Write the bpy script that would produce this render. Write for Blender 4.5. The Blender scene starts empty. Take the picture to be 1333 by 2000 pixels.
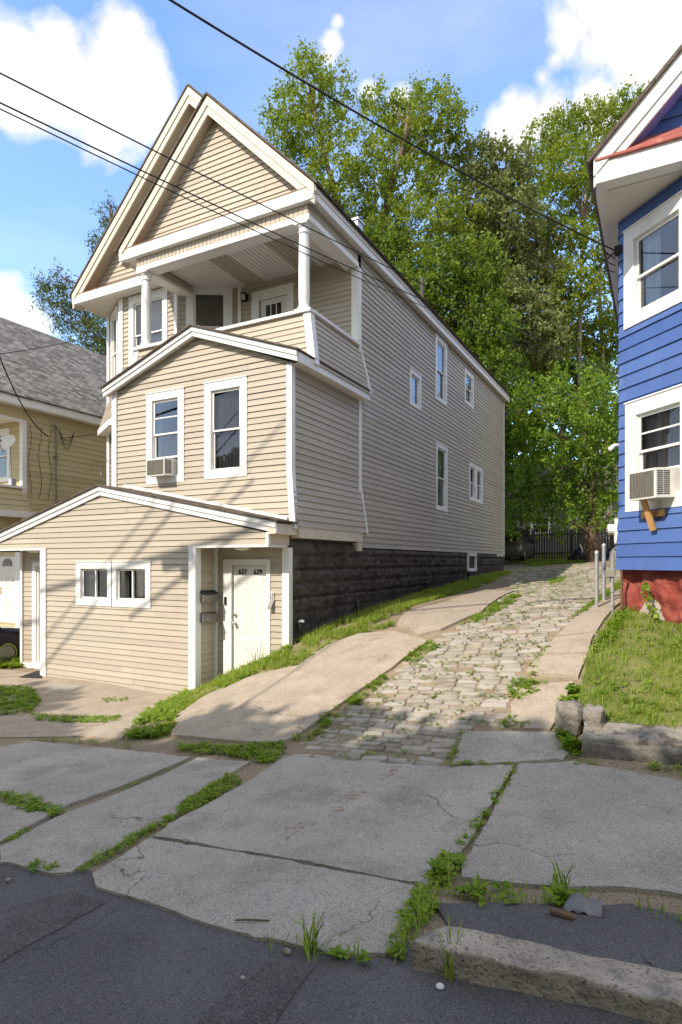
import bpy, bmesh, math, random
import numpy as np
from mathutils import Vector, noise
random.seed(7); RNG = np.random.default_rng(7)
R = math.radians
C = bpy.context.scene.collection
SC = bpy.context.scene

# ------------------------------------------------------------------ camera, sky, sun, exposure
F_PX, HOR, TH = 1180.0, 1098.0, R(28)          # focal length and horizon row of the 1333x2000 photograph, camera yaw
cd = bpy.data.cameras.new('camera'); cam = bpy.data.objects.new('camera', cd); C.objects.link(cam)
cam.location = (0, 0, 0); cam.rotation_euler = (R(90), 0, TH)
cd.sensor_fit = 'VERTICAL'; cd.sensor_height = 36; cd.lens = 36*F_PX/2000; cd.shift_y = (HOR-1000)/2000
cd.clip_end = 2000; cd.clip_start = 0.05
SC.camera = cam
SUN_EL, SUN_AZ = R(38.5), R(17.2)               # light travels towards +Y, leaning to +X by SUN_AZ
SUN_STR, SKY_STR, EXPO = 2.4, 0.15, 1.15
sd = bpy.data.lights.new('sun', 'SUN'); sd.energy = SUN_STR; sd.angle = R(0.55); sd.color = (1.0, 0.91, 0.78)
sun = bpy.data.objects.new('sun', sd); C.objects.link(sun)
sdir = Vector((math.sin(SUN_AZ)*math.cos(SUN_EL), math.cos(SUN_AZ)*math.cos(SUN_EL), -math.sin(SUN_EL)))
sun.rotation_euler = sdir.to_track_quat('-Z', 'Y').to_euler(); sun.location = (-10, -30, 30)
W = bpy.data.worlds.new('World'); SC.world = W; W.use_nodes = True
SC.view_settings.view_transform = 'Standard'; SC.view_settings.look = 'None'
SC.view_settings.exposure = EXPO; SC.view_settings.gamma = 1

def ray(u, v):
    t = (u-666.5)/F_PX
    return Vector((-math.sin(TH)+math.cos(TH)*t, math.cos(TH)+math.sin(TH)*t, (HOR-v)/F_PX))
def pxs(u, v, s): return ray(u, v)*s           # the point at depth s metres seen at that pixel

def sky():
    nt = W.node_tree; nt.nodes.clear(); N = nt.nodes.new; L = nt.links.new
    out = N('ShaderNodeOutputWorld'); st = N('ShaderNodeTexSky'); st.sky_type = 'NISHITA'; st.sun_disc = False
    st.sun_elevation = SUN_EL; st.sun_rotation = math.pi+SUN_AZ; st.altitude = 100; st.air_density = 1.0; st.dust_density = 0.2; st.ozone_density = 2.5
    bg = N('ShaderNodeBackground'); bg.inputs[1].default_value = SKY_STR
    hsv = N('ShaderNodeHueSaturation'); hsv.inputs['Hue'].default_value = 0.504; hsv.inputs['Saturation'].default_value = 1.05; hsv.inputs['Value'].default_value = 1.3
    L(st.outputs[0], hsv.inputs['Color']); L(hsv.outputs[0], bg.inputs[0])
    tc = N('ShaderNodeTexCoord')
    def math_(op, a, b=None, clamp=False):
        m = N('ShaderNodeMath'); m.operation = op; m.use_clamp = clamp
        for i, x in enumerate((a, b)):
            if x is None: continue
            if isinstance(x, (int, float)): m.inputs[i].default_value = x
            else: L(x, m.inputs[i])
        return m.outputs[0]
    n1 = N('ShaderNodeTexNoise'); n1.inputs['Scale'].default_value = 11; n1.inputs['Detail'].default_value = 8; n1.inputs['Roughness'].default_value = 0.6
    L(tc.outputs['Generated'], n1.inputs['Vector'])
    acc = None
    blobs = [(50,180,.048),(140,170,.06),(235,160,.066),(235,95,.045),(298,200,.036),(10,150,.06),(130,110,.045),(200,230,.05), (1190,20,.06),(1290,30,.078),(1240,75,.045),(1110,65,.036),(1330,70,.045),
             (1020,235,.045),(1075,230,.042),(1160,205,.04),(1000,190,.024),(1060,150,.02),(1085,115,.02), (15,615,.045),(80,640,.03),(790,205,.025),(650,80,.018),(660,40,.014),(640,110,.014),(725,178,.016)]
    for u, v, r in blobs:
        c = ray(u, v).normalized()
        vm = N('ShaderNodeVectorMath'); vm.operation = 'DISTANCE'; L(tc.outputs['Generated'], vm.inputs[0]); vm.inputs[1].default_value = c
        k = math_('SUBTRACT', 1.0, math_('DIVIDE', vm.outputs['Value'], r*1.35))
        k = math_('MULTIPLY', k, min(1.0, .35+r*9))
        acc = k if acc is None else math_('SMOOTH_MAX', acc, k)
        if acc is not k: acc.node.inputs[2].default_value = 0.06
    d = math_('ADD', acc, math_('MULTIPLY', math_('SUBTRACT', n1.outputs['Fac'], 0.5), 1.1))
    fac = math_('MULTIPLY', math_('SUBTRACT', d, 0.13), 3.4, True)
    # thin veil everywhere
    n2 = N('ShaderNodeTexNoise'); n2.inputs['Scale'].default_value = 2.2; n2.inputs['Detail'].default_value = 5
    mp = N('ShaderNodeMapping'); mp.inputs['Scale'].default_value = (1, 1, 3.5); L(tc.outputs['Generated'], mp.inputs[0]); L(mp.outputs[0], n2.inputs['Vector'])
    veil = math_('MULTIPLY', math_('SUBTRACT', n2.outputs['Fac'], 0.5), 0.9, True)
    fac = math_('MAXIMUM', fac, veil)
    # unseen cloud added behind and above the camera as neutral white fill light
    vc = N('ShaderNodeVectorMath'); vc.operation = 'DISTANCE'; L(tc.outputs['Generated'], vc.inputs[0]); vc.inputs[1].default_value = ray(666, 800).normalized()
    fill_cloud = math_('MULTIPLY', math_('SUBTRACT', vc.outputs['Value'], .82), 3.0, True)
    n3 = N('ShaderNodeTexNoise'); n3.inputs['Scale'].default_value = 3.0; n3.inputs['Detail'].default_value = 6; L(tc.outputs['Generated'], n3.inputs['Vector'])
    fill_cloud = math_('MULTIPLY', fill_cloud, math_('MULTIPLY', math_('SUBTRACT', n3.outputs['Fac'], .25), 3.0, True))
    fac = math_('MAXIMUM', fac, fill_cloud)
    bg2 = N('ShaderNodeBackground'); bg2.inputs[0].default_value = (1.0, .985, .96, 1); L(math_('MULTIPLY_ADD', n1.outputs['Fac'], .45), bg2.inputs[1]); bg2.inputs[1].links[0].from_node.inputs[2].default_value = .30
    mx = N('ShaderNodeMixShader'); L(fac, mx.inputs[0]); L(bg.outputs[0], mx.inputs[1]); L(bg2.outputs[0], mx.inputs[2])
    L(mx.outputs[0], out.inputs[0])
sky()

# ------------------------------------------------------------------ materials
def mat(name, col, rough=0.6, var=0.12, vscale=3.0, bump=0.0, bscale=40.0, spec=0.35, metal=0.0, col2=None, c2scale=2.0, c2lo=.5, c2hi=.65, stretch=(1,1,1), speck=None, speckscale=120., attr=None, transl=0.0, coat=0.0, detail=6, cracks=0.0, attrmix=1.0, alpha=None):
    m = bpy.data.materials.new(name); m.use_nodes = True; nt = m.node_tree; N = nt.nodes.new; L = nt.links.new
    b = nt.nodes['Principled BSDF']; b.inputs['Roughness'].default_value = rough; b.inputs['Metallic'].default_value = metal
    b.inputs['Specular IOR Level'].default_value = spec; b.inputs['Coat Weight'].default_value = coat
    tc = N('ShaderNodeTexCoord'); mp = N('ShaderNodeMapping'); mp.inputs['Scale'].default_value = stretch; L(tc.outputs['Object'], mp.inputs[0])
    n = N('ShaderNodeTexNoise'); n.inputs['Scale'].default_value = vscale; n.inputs['Detail'].default_value = detail; n.inputs['Roughness'].default_value = .6; L(mp.outputs[0], n.inputs['Vector'])
    def mix(fac, a, bb, typ='MIX'):
        x = N('ShaderNodeMix'); x.data_type = 'RGBA'; x.blend_type = typ
        for s, val in ((0, fac), (6, a), (7, bb)):
            if isinstance(val, (int, float)): x.inputs[s].default_value = val
            elif isinstance(val, tuple): x.inputs[s].default_value = (*val[:3], 1)
            else: L(val, x.inputs[s])
        return x.outputs[2]
    def ramp(src, lo, hi):
        r = N('ShaderNodeMapRange'); r.inputs[1].default_value = lo; r.inputs[2].default_value = hi; r.clamp = True; L(src, r.inputs[0]); return r.outputs[0]
    c = mix(ramp(n.outputs['Fac'], .3, .7), tuple(x*(1-var) for x in col), tuple(min(1, x*(1+var)) for x in col))
    if col2:
        n2 = N('ShaderNodeTexNoise'); n2.inputs['Scale'].default_value = c2scale; n2.inputs['Detail'].default_value = 8; n2.inputs['Roughness'].default_value = .65; L(mp.outputs[0], n2.inputs['Vector'])
        c = mix(ramp(n2.outputs['Fac'], c2lo, c2hi), c, col2)
    if speck:
        vo = N('ShaderNodeTexNoise'); vo.inputs['Scale'].default_value = speckscale; vo.inputs['Detail'].default_value = 3; L(tc.outputs['Object'], vo.inputs['Vector'])
        c = mix(ramp(vo.outputs['Fac'], .56, .68), c, speck)
        c = mix(ramp(vo.outputs['Fac'], .44, .34), c, tuple(x*.45 for x in col))
    if attr:
        a = N('ShaderNodeAttribute'); a.attribute_name = 'var'
        c = mix(a.outputs['Fac'], c, attr)
    if cracks:
        dn = N('ShaderNodeTexNoise'); dn.inputs['Scale'].default_value = 3; dn.inputs['Detail'].default_value = 5; L(tc.outputs['Object'], dn.inputs['Vector'])
        va = N('ShaderNodeVectorMath'); va.operation = 'MULTIPLY_ADD'; L(dn.outputs['Color'], va.inputs[0]); va.inputs[1].default_value = (.55,.55,.55); L(tc.outputs['Object'], va.inputs[2])
        v = N('ShaderNodeTexVoronoi'); v.feature = 'DISTANCE_TO_EDGE'; v.inputs['Scale'].default_value = cracks; L(va.outputs[0], v.inputs['Vector'])
        fn = N('ShaderNodeTexNoise'); fn.inputs['Scale'].default_value = .9; L(tc.outputs['Object'], fn.inputs['Vector'])
        w = N('ShaderNodeMath'); w.operation = 'MULTIPLY'; L(ramp(v.outputs['Distance'], .006, .001), w.inputs[0]); L(ramp(fn.outputs['Fac'], .54, .62), w.inputs[1])
        c = mix(w.outputs[0], c, tuple(x*.4 for x in col))
        sn = N('ShaderNodeTexNoise'); sn.inputs['Scale'].default_value = 6; sn.inputs['Detail'].default_value = 7; sn.inputs['Roughness'].default_value = .75; L(tc.outputs['Object'], sn.inputs['Vector'])
        c = mix(ramp(sn.outputs['Fac'], .60, .72), c, tuple(x*.55 for x in col)); c = mix(ramp(sn.outputs['Fac'], .40, .28), c, tuple(min(1, x*1.35) for x in col))
    if alpha:
        an = N('ShaderNodeTexNoise'); an.inputs['Scale'].default_value = alpha; an.inputs['Detail'].default_value = 6; an.inputs['Roughness'].default_value = .7; L(tc.outputs['Object'], an.inputs['Vector'])
        am = N('ShaderNodeMath'); am.operation = 'MULTIPLY'; L(ramp(an.outputs['Fac'], .46, .66), am.inputs[0]); am.inputs[1].default_value = .6; L(am.outputs[0], b.inputs['Alpha'])
    L(c, b.inputs['Base Color'])
    if bump:
        bn = N('ShaderNodeTexNoise'); bn.inputs['Scale'].default_value = bscale; bn.inputs['Detail'].default_value = 5; L(tc.outputs['Object'], bn.inputs['Vector'])
        bp = N('ShaderNodeBump'); bp.inputs['Strength'].default_value = bump; bp.inputs['Distance'].default_value = .02; L(bn.outputs['Fac'], bp.inputs['Height']); L(bp.outputs[0], b.inputs['Normal'])
    if transl:
        tr = N('ShaderNodeBsdfTranslucent'); ml = mix(1.0, c, (1.3, 1.5, .6), 'MULTIPLY'); L(ml, tr.inputs[0])
        ms = N('ShaderNodeMixShader'); ms.inputs[0].default_value = transl; L(b.outputs[0], ms.inputs[1]); L(tr.outputs[0], ms.inputs[2])
        L(ms.outputs[0], nt.nodes['Material Output'].inputs[0])
    return m

def glass_mat(name, tint=(.95, .95, .94), refl=.5):
    m = bpy.data.materials.new(name); m.use_nodes = True; nt = m.node_tree; N = nt.nodes.new; L = nt.links.new
    nt.nodes.remove(nt.nodes['Principled BSDF'])
    t = N('ShaderNodeBsdfTransparent'); t.inputs[0].default_value = (*tint, 1)
    g = N('ShaderNodeBsdfGlossy'); g.inputs['Roughness'].default_value = .02; g.inputs[0].default_value = (.95, .97, 1, 1)
    fr = N('ShaderNodeFresnel'); fr.inputs[0].default_value = 1.5
    a = N('ShaderNodeMath'); a.operation = 'MULTIPLY_ADD'; a.inputs[1].default_value = 1.0; a.inputs[2].default_value = .06*refl; a.use_clamp = True; L(fr.outputs[0], a.inputs[0])
    ms = N('ShaderNodeMixShader'); L(a.outputs[0], ms.inputs[0]); L(t.outputs[0], ms.inputs[1]); L(g.outputs[0], ms.inputs[2])
    L(ms.outputs[0], nt.nodes['Material Output'].inputs[0]); return m

def shingle_mat(name, c1, c2, ori):
    m = bpy.data.materials.new(name); m.use_nodes = True; nt = m.node_tree; N = nt.nodes.new; L = nt.links.new
    b = nt.nodes['Principled BSDF']; b.inputs['Roughness'].default_value = .9; b.inputs['Specular IOR Level'].default_value = .15
    at = N('ShaderNodeUVMap'); br = N('ShaderNodeTexBrick')
    br.inputs['Scale'].default_value = 1; br.inputs['Brick Width'].default_value = .28; br.inputs['Row Height'].default_value = .14; br.inputs['Mortar Size'].default_value = .008; br.inputs['Bias'].default_value = 0
    br.inputs['Color1'].default_value = (*c1, 1); br.inputs['Color2'].default_value = (*c2, 1); br.inputs['Mortar'].default_value = (c1[0]*.3, c1[1]*.3, c1[2]*.3, 1)
    L(at.outputs[0], br.inputs['Vector'])
    n = N('ShaderNodeTexNoise'); n.inputs['Scale'].default_value = 5; n.inputs['Detail'].default_value = 6; L(at.outputs[0], n.inputs['Vector'])
    x = N('ShaderNodeMix'); x.data_type = 'RGBA'; x.blend_type = 'OVERLAY'; x.inputs[0].default_value = .7; L(br.outputs[0], x.inputs[6]); L(n.outputs['Fac'], x.inputs[7])
    L(x.outputs[2], b.inputs['Base Color'])
    bp = N('ShaderNodeBump'); bp.inputs['Strength'].default_value = .6; bp.inputs['Distance'].default_value = .02; L(br.outputs['Fac'], bp.inputs['Height']); bp.invert = True; L(bp.outputs[0], b.inputs['Normal'])
    return m

BEIGE = (.475, .415, .322)
M = dict(
    siding=mat('beige_siding', BEIGE, .55, .05, 1.2, .05, 60, col2=(.40,.34,.265), c2scale=.7, c2lo=.5, c2hi=.8, stretch=(1,1,.25), attr=(.39,.335,.265)),
    white=mat('white_trim', (.80,.785,.745), .5, .04, 2.5, .04, 50, col2=(.62,.60,.55), c2scale=1.6, c2lo=.58, c2hi=.8),
    chalk=mat('weathered_white_paint', (.78,.77,.74), .65, .06, 4, .15, 60, col2=(.5,.47,.42), c2scale=5, c2lo=.62, c2hi=.72, stretch=(1,1,.3)),
    cream=mat('cream_trim', (.64,.56,.45), .5, .05, 2, .04, 40, col2=(.52,.45,.37), c2scale=1.3, c2lo=.55, c2hi=.75),
    brown=mat('brown_metal_drip', (.23,.11,.06), .5, .2, 6),
    soffit=mat('white_soffit', (.76,.72,.65), .55, .04, 2),
    shingle=mat('dark_shingle', (.13,.105,.085), .95, .4, 9, .6, 60, spec=.1),
    glass=glass_mat('window_glass'), glass2=glass_mat('window_glass_reflective', (.8,.85,.85), 1.6),
    dark=mat('dark_interior', (.02,.02,.022), .9, .2),
    curtain_dark=mat('dark_curtain', (.085,.075,.095), .9, .3, 5, stretch=(6,6,.6)),
    curtain_pale=mat('pale_curtain', (.36,.38,.36), .9, .25, 5, stretch=(6,6,.6)),
    curtain_grey=mat('grey_curtain', (.17,.165,.16), .9, .25, 5, stretch=(6,6,.6)),
    blind=mat('grey_blind', (.20,.185,.165), .9, .15, 4), curtain_blue=mat('pale_blue_curtain', (.38,.46,.52), .9, .25, 5, stretch=(8,8,.6)),
    black_stone=mat('black_painted_block', (.09,.076,.065), .9, .45, 3.5, .5, 30, spec=.08, col2=(.17,.145,.12), c2scale=2.2, c2lo=.56, c2hi=.78, stretch=(1,1,.6)),
    red_stone=mat('red_painted_stone', (.25,.055,.042), .8, .3, 5, .8, 25, spec=.15, col2=(.36,.12,.09), c2scale=5, c2lo=.5, c2hi=.72),
    bare_stone=mat('bare_mortar', (.40,.34,.275), .9, .25, 8, .6, 40),
    blue=mat('blue_siding', (.092,.16,.39), .55, .12, 1.5, .10, 30, spec=.25, col2=(.15,.225,.45), c2scale=2.2, c2lo=.5, c2hi=.75, stretch=(1,1,.4), attr=(.06,.12,.33)),
    lilac=mat('lilac_wall', (.24,.26,.62), .5, .1, 2),
    red_paint=mat('peeling_red_paint', (.33,.09,.07), .7, .2, 6, .3, 40, col2=(.45,.2,.16), c2scale=7),
    yellow=mat('yellow_siding', (.56,.47,.27), .6, .06, 1.0, .05, 50, col2=(.42,.36,.22), c2scale=.8, c2lo=.48, c2hi=.75, stretch=(1,1,.3), attr=(.44,.37,.21)),
    wood=mat('fresh_lumber', (.50,.27,.10), .6, .25, 4, .1, 30, stretch=(1,1,.15)),
    oldwood=mat('dark_weathered_wood', (.09,.08,.07), .85, .4, 4, .2, 30, stretch=(1,1,.2)),
    galv=mat('galvanised_steel', (.50,.50,.50), .42, .15, 12, metal=.55, spec=.5),
    rust=mat('rusty_steel', (.16,.085,.05), .85, .4, 9, .3, 60),
    black=mat('black_plastic', (.018,.018,.02), .45, .2),
    wire=mat('cable_black', (.015,.014,.014), .6, .2),
    chrome=mat('bright_steel', (.72,.70,.66), .25, .05, metal=1.0),
    brass=mat('brass', (.60,.40,.12), .3, .05, metal=1.0),
    mailbox=mat('grey_metal_mailbox', (.17,.16,.145), .45, .25, 8, metal=.5),
    acgrey=mat('ac_grey_coil', (.26,.24,.20), .6, .25, 30, metal=.2),
    acwhite=mat('ac_white_case', (.74,.71,.64), .5, .1, 6, col2=(.55,.47,.36), c2scale=6, c2lo=.6, c2hi=.75),
    lampwhite=mat('frosted_lamp', (.85,.82,.72), .4, .03),
    asphalt=mat('asphalt', (.158,.149,.145), .9, .25, 1.3, .9, 140, spec=.2, col2=(.155,.146,.138), c2scale=.7, speck=(.25,.24,.235), speckscale=110, cracks=.55),
    asphalt_worn=mat('worn_asphalt_patch', (.135,.125,.118), .95, .25, 2.5, .8, 120, spec=.15, col2=(.10,.094,.09), c2scale=1.5, speck=(.22,.21,.2), speckscale=90, cracks=.8),
    concrete=mat('aged_concrete', (.43,.385,.318), .9, .2, 1.1, .7, 110, spec=.2, col2=(.31,.275,.225), c2scale=1.4, c2lo=.5, c2hi=.66, speck=(.55,.50,.44), speckscale=85, cracks=.5),
    concrete_warm=mat('worn_warm_concrete', (.40,.33,.25), .9, .16, 1.6, .5, 70, spec=.2, col2=(.30,.235,.165), c2scale=1.7, c2lo=.5, c2hi=.68, speck=(.5,.44,.36), speckscale=110, cracks=.6),
    cobble=mat('granite_sett', (.30,.255,.195), .85, .28, 5, .6, 55, spec=.2, col2=(.165,.14,.105), c2scale=3.5, c2lo=.5, c2hi=.7, attr=(.40,.36,.305)),
    granite=mat('granite_kerb', (.40,.335,.255), .9, .3, 5, .8, 45, spec=.15, col2=(.18,.165,.15), c2scale=4, c2lo=.54, c2hi=.68, speck=(.40,.36,.31), speckscale=55),
    soil=mat('sandy_soil', (.29,.225,.15), .95, .2, 1.6, .8, 30, spec=.1, col2=(.19,.155,.095), c2scale=1.1, c2lo=.5, c2hi=.68, speck=(.36,.30,.22), speckscale=60),
    lawn_soil=mat('lawn_soil', (.19,.18,.07), .95, .3, 2, .8, 30, spec=.1),
    orange=mat('orange_marking_paint', (.40,.21,.10), .95, .3, 20, spec=.1, alpha=22.),
    grass=mat('grass_blades', (.17,.27,.03), .6, .2, 1.2, spec=.2, attr=(.42,.44,.10), transl=.4),
    weed=mat('weed_leaves', (.14,.25,.02), .55, .2, 2, spec=.2, attr=(.33,.41,.05), transl=.4),
    leaf_locust=mat('locust_leaves', (.12,.17,.02), .6, .15, .25, spec=.2, attr=(.28,.315,.045), transl=.42),
    leaf_dark=mat('dark_leaves', (.072,.118,.015), .6, .2, .25, spec=.3, attr=(.21,.27,.035), transl=.42),
    leaf_grey=mat('grey_green_leaves', (.145,.18,.05), .6, .2, .25, spec=.3, attr=(.22,.22,.10), transl=.3),
    leaf_maple=mat('maple_leaves', (.085,.16,.016), .5, .15, .4, spec=.35, attr=(.25,.34,.035), transl=.4),
    leaf_pine=mat('conifer_needles', (.055,.09,.025), .6, .2, .4, spec=.2, attr=(.13,.16,.04), transl=.2),
    bark=mat('tree_bark', (.15,.11,.08), .9, .35, 5, .7, 25, spec=.1, stretch=(1,1,.25)),
    bark_pale=mat('pale_tree_bark', (.30,.25,.20), .9, .3, 5, .7, 25, spec=.1, stretch=(1,1,.25)),
    car_dark=mat('dark_navy_car_paint', (.012,.015,.028), .25, .05, spec=.5, coat=.8),
    car_tan=mat('silver_brown_car_paint', (.17,.155,.125), .3, .05, metal=.5, coat=.6),
    tyre=mat('tyre_rubber', (.02,.02,.02), .85, .1), alloy=mat('alloy_rim', (.5,.5,.5), .3, .1, metal=.9),
    tail=mat('red_tail_light', (.5,.015,.01), .2, .05), carglass=mat('car_glass', (.015,.018,.02), .08, .05, spec=.8),
    limeband=mat('lime_wheel_ring', (.42,.5,.10), .5, .1),
    yroof=shingle_mat('grey_shingle_roof', (.15,.138,.122), (.34,.315,.28), 0),
    bin_blue=mat('blue_plastic', (.05,.14,.35), .5, .1), worn_top=mat('worn_concrete_edge', (.31,.28,.235), .95, .3, 6, 1.0, 35, spec=.1, col2=(.12,.10,.085), c2scale=6, c2lo=.46, c2hi=.6), oldcon=mat('eroded_concrete', (.25,.225,.19), .95, .3, 5, 1.0, 35, spec=.1, col2=(.10,.09,.08), c2scale=4, c2lo=.44, c2hi=.64), tarp=mat('grey_tarp', (.20,.20,.195), .6, .3, 6),
    mesh_mat=mat('black_rubber_mat', (.03,.028,.026), .9, .4, 40),
    door=mat('white_door_paint', (.73,.715,.675), .4, .03, 2),
    yellowed=mat('pale_back_house', (.24,.23,.20), .8, .15, 2),
    litter=mat('white_litter', (.7,.7,.68), .6, .05), stick=mat('dry_stick', (.16,.10,.06), .9, .3),
)

# ------------------------------------------------------------------ mesh helpers
ORG = {}
def tagset(o, label=None, cat=None, group=None, kind=None):
    if label: o['label'] = label
    if cat: o['category'] = cat
    if group: o['group'] = group
    if kind: o['kind'] = kind
    return o
def thing(name, label, cat, loc, group=None):
    o = bpy.data.objects.new(name, None); C.objects.link(o); o.location = loc; o.empty_display_size = .2
    ORG[o.name] = Vector(loc); return tagset(o, label, cat, group)
def link(me, name, parent, loc):
    o = bpy.data.objects.new(name, me); C.objects.link(o)
    if parent is None: o.location = loc
    else: o.parent = parent
    ORG[o.name] = Vector(loc); return o
class MB:
    def __init__(s): s.v = []; s.f = []; s.uv = None; s.var = {}
    def poly(s, pts):
        i = len(s.v); s.v += [tuple(p) for p in pts]; s.f.append(tuple(range(i, i+len(pts))))
    def box(s, x0, x1, y0, y1, z0, z1): s.hexa([(x0,y0,z0),(x1,y0,z0),(x1,y1,z0),(x0,y1,z0),(x0,y0,z1),(x1,y0,z1),(x1,y1,z1),(x0,y1,z1)])
    def hexa(s, p):
        i = len(s.v); s.v += [tuple(q) for q in p]
        s.f += [tuple(i+k for k in q) for q in ((3,2,1,0),(4,5,6,7),(0,1,5,4),(1,2,6,5),(2,3,7,6),(3,0,4,7))]
    def bar(s, a, b, w, t, up=(0,0,1)):
        a = Vector(a); b = Vector(b); d = (b-a).normalized(); u = Vector(up); r = d.cross(u)
        if r.length < 1e-4: r = d.cross(Vector((1,0,0)))
        r.normalize(); u = r.cross(d); r = r*w/2; u = u*t/2
        s.hexa([a-r-u, a+r-u, b+r-u, b-r-u, a-r+u, a+r+u, b+r+u, b-r+u])
    def prism(s, pts, d):                         # planar polygon swept by vector d
        d = Vector(d); n = len(pts); i = len(s.v); P = [Vector(p) for p in pts]
        s.v += [tuple(p) for p in P]+[tuple(p+d) for p in P]
        s.f.append(tuple(range(i+n-1, i-1, -1))); s.f.append(tuple(range(i+n, i+2*n)))
        s.f += [(i+k, i+(k+1) % n, i+n+(k+1) % n, i+n+k) for k in range(n)]
    def tube(s, pts, rad, n=8, cap=True):
        pts = [Vector(p) for p in pts]; base = len(s.v); m = len(pts)
        rad = rad if isinstance(rad, (list, tuple)) else [rad]*m
        r0 = None
        for k, p in enumerate(pts):
            d = (pts[min(k+1, m-1)]-pts[max(k-1, 0)]).normalized()
            if r0 is None:
                r0 = d.cross(Vector((0,0,1)))
                if r0.length < 1e-3: r0 = Vector((1,0,0))
            r0 = (r0-d*r0.dot(d)).normalized(); q = d.cross(r0)
            for j in range(n):
                a = 2*math.pi*j/n; s.v.append(tuple(p+(r0*math.cos(a)+q*math.sin(a))*rad[k]))
        for k in range(m-1):
            for j in range(n):
                a = base+k*n+j; b = base+k*n+(j+1) % n; s.f.append((a, b, b+n, a+n))
        if cap: s.f.append(tuple(base+j for j in range(n-1, -1, -1))); s.f.append(tuple(base+(m-1)*n+j for j in range(n)))
    def lathe(s, c, prof, n=16):                  # prof: (r, z)
        s.tube([Vector(c)+Vector((0,0,z)) for r, z in prof], [r for r, z in prof], n)
    def build(s, name, m, parent=None, smooth=False, bevel=0, **kw):
        if parent is not None: loc = ORG[parent.name] if parent.name in ORG else Vector()
        else:
            a = np.array(s.v); loc = Vector(((a[:,0].min()+a[:,0].max())/2, (a[:,1].min()+a[:,1].max())/2, a[:,2].min()))
        me = bpy.data.meshes.new(name); me.from_pydata([tuple(Vector(v)-loc) for v in s.v], [], s.f)
        me.materials.append(M[m] if isinstance(m, str) else m)
        if s.uv is not None:
            ul = me.uv_layers.new(name='UVMap')
            for p in me.polygons:
                for li, vi in zip(p.loop_indices, p.vertices): ul.data[li].uv = s.uv(Vector(s.v[vi]))
        if s.var:
            at = me.attributes.new('var', 'FLOAT', 'FACE'); at.data.foreach_set('value', np.array([s.var.get(i, .3) for i in range(len(s.f))], np.float32))
        if smooth: me.polygons.foreach_set('use_smooth', [True]*len(me.polygons))
        o = link(me, name, parent, loc)
        if bevel:
            bm = bmesh.new(); bm.from_mesh(me); bmesh.ops.remove_doubles(bm, verts=bm.verts, dist=1e-5)
            bmesh.ops.bevel(bm, geom=[e for e in bm.edges if len(e.link_faces) == 2 and e.calc_face_angle(0) > .5], offset=bevel, segments=2, affect='EDGES', profile=.6); bm.to_mesh(me); bm.free()
        return tagset(o, **kw)
def build_each(mb, name, m, parent, gap=.03):
    par = list(range(len(mb.v)))
    def find(i):
        while par[i] != i: par[i] = par[par[i]]; i = par[i]
        return i
    for f in mb.f:
        for k in f[1:]: par[find(k)] = find(f[0])
    isl = {}
    for k, f in enumerate(mb.f): isl.setdefault(find(f[0]), []).append(k)
    L_ = []
    for fs in isl.values():
        a = np.array([mb.v[i] for k in fs for i in mb.f[k]]); L_.append([a.min(0)-gap/2, a.max(0)+gap/2, fs])
    done = False
    while not done:
        done = True
        for i in range(len(L_)):
            for j in range(i+1, len(L_)):
                if (L_[i][0] <= L_[j][1]).all() and (L_[j][0] <= L_[i][1]).all():
                    L_[i] = [np.minimum(L_[i][0], L_[j][0]), np.maximum(L_[i][1], L_[j][1]), L_[i][2]+L_[j][2]]; L_.pop(j); done = False; break
            if not done: break
    for lo, hi, fs in L_:
        q = MB()
        for k in fs: q.poly([mb.v[i] for i in mb.f[k]])
        q.build(name, m, parent)
def np_quads(name, V, var, m, parent=None, loc=None, **kw):   # V: (n,4,3) separate quads, var: per-face value
    n = len(V); loc = ORG[parent.name] if parent is not None else Vector(loc)
    me = bpy.data.meshes.new(name); co = (V.reshape(-1, 3)-np.array(loc)).astype(np.float32)
    me.vertices.add(4*n); me.vertices.foreach_set('co', co.ravel())
    me.loops.add(4*n); me.loops.foreach_set('vertex_index', np.arange(4*n, dtype=np.int32))
    me.polygons.add(n); me.polygons.foreach_set('loop_start', np.arange(0, 4*n, 4, dtype=np.int32)); me.polygons.foreach_set('loop_total', np.full(n, 4, dtype=np.int32))
    me.update(calc_edges=True)
    at = me.attributes.new('var', 'FLOAT', 'FACE'); at.data.foreach_set('value', np.asarray(var, dtype=np.float32))
    me.materials.append(M[m] if isinstance(m, str) else m)
    return tagset(link(me, name, parent, loc), **kw)

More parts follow.
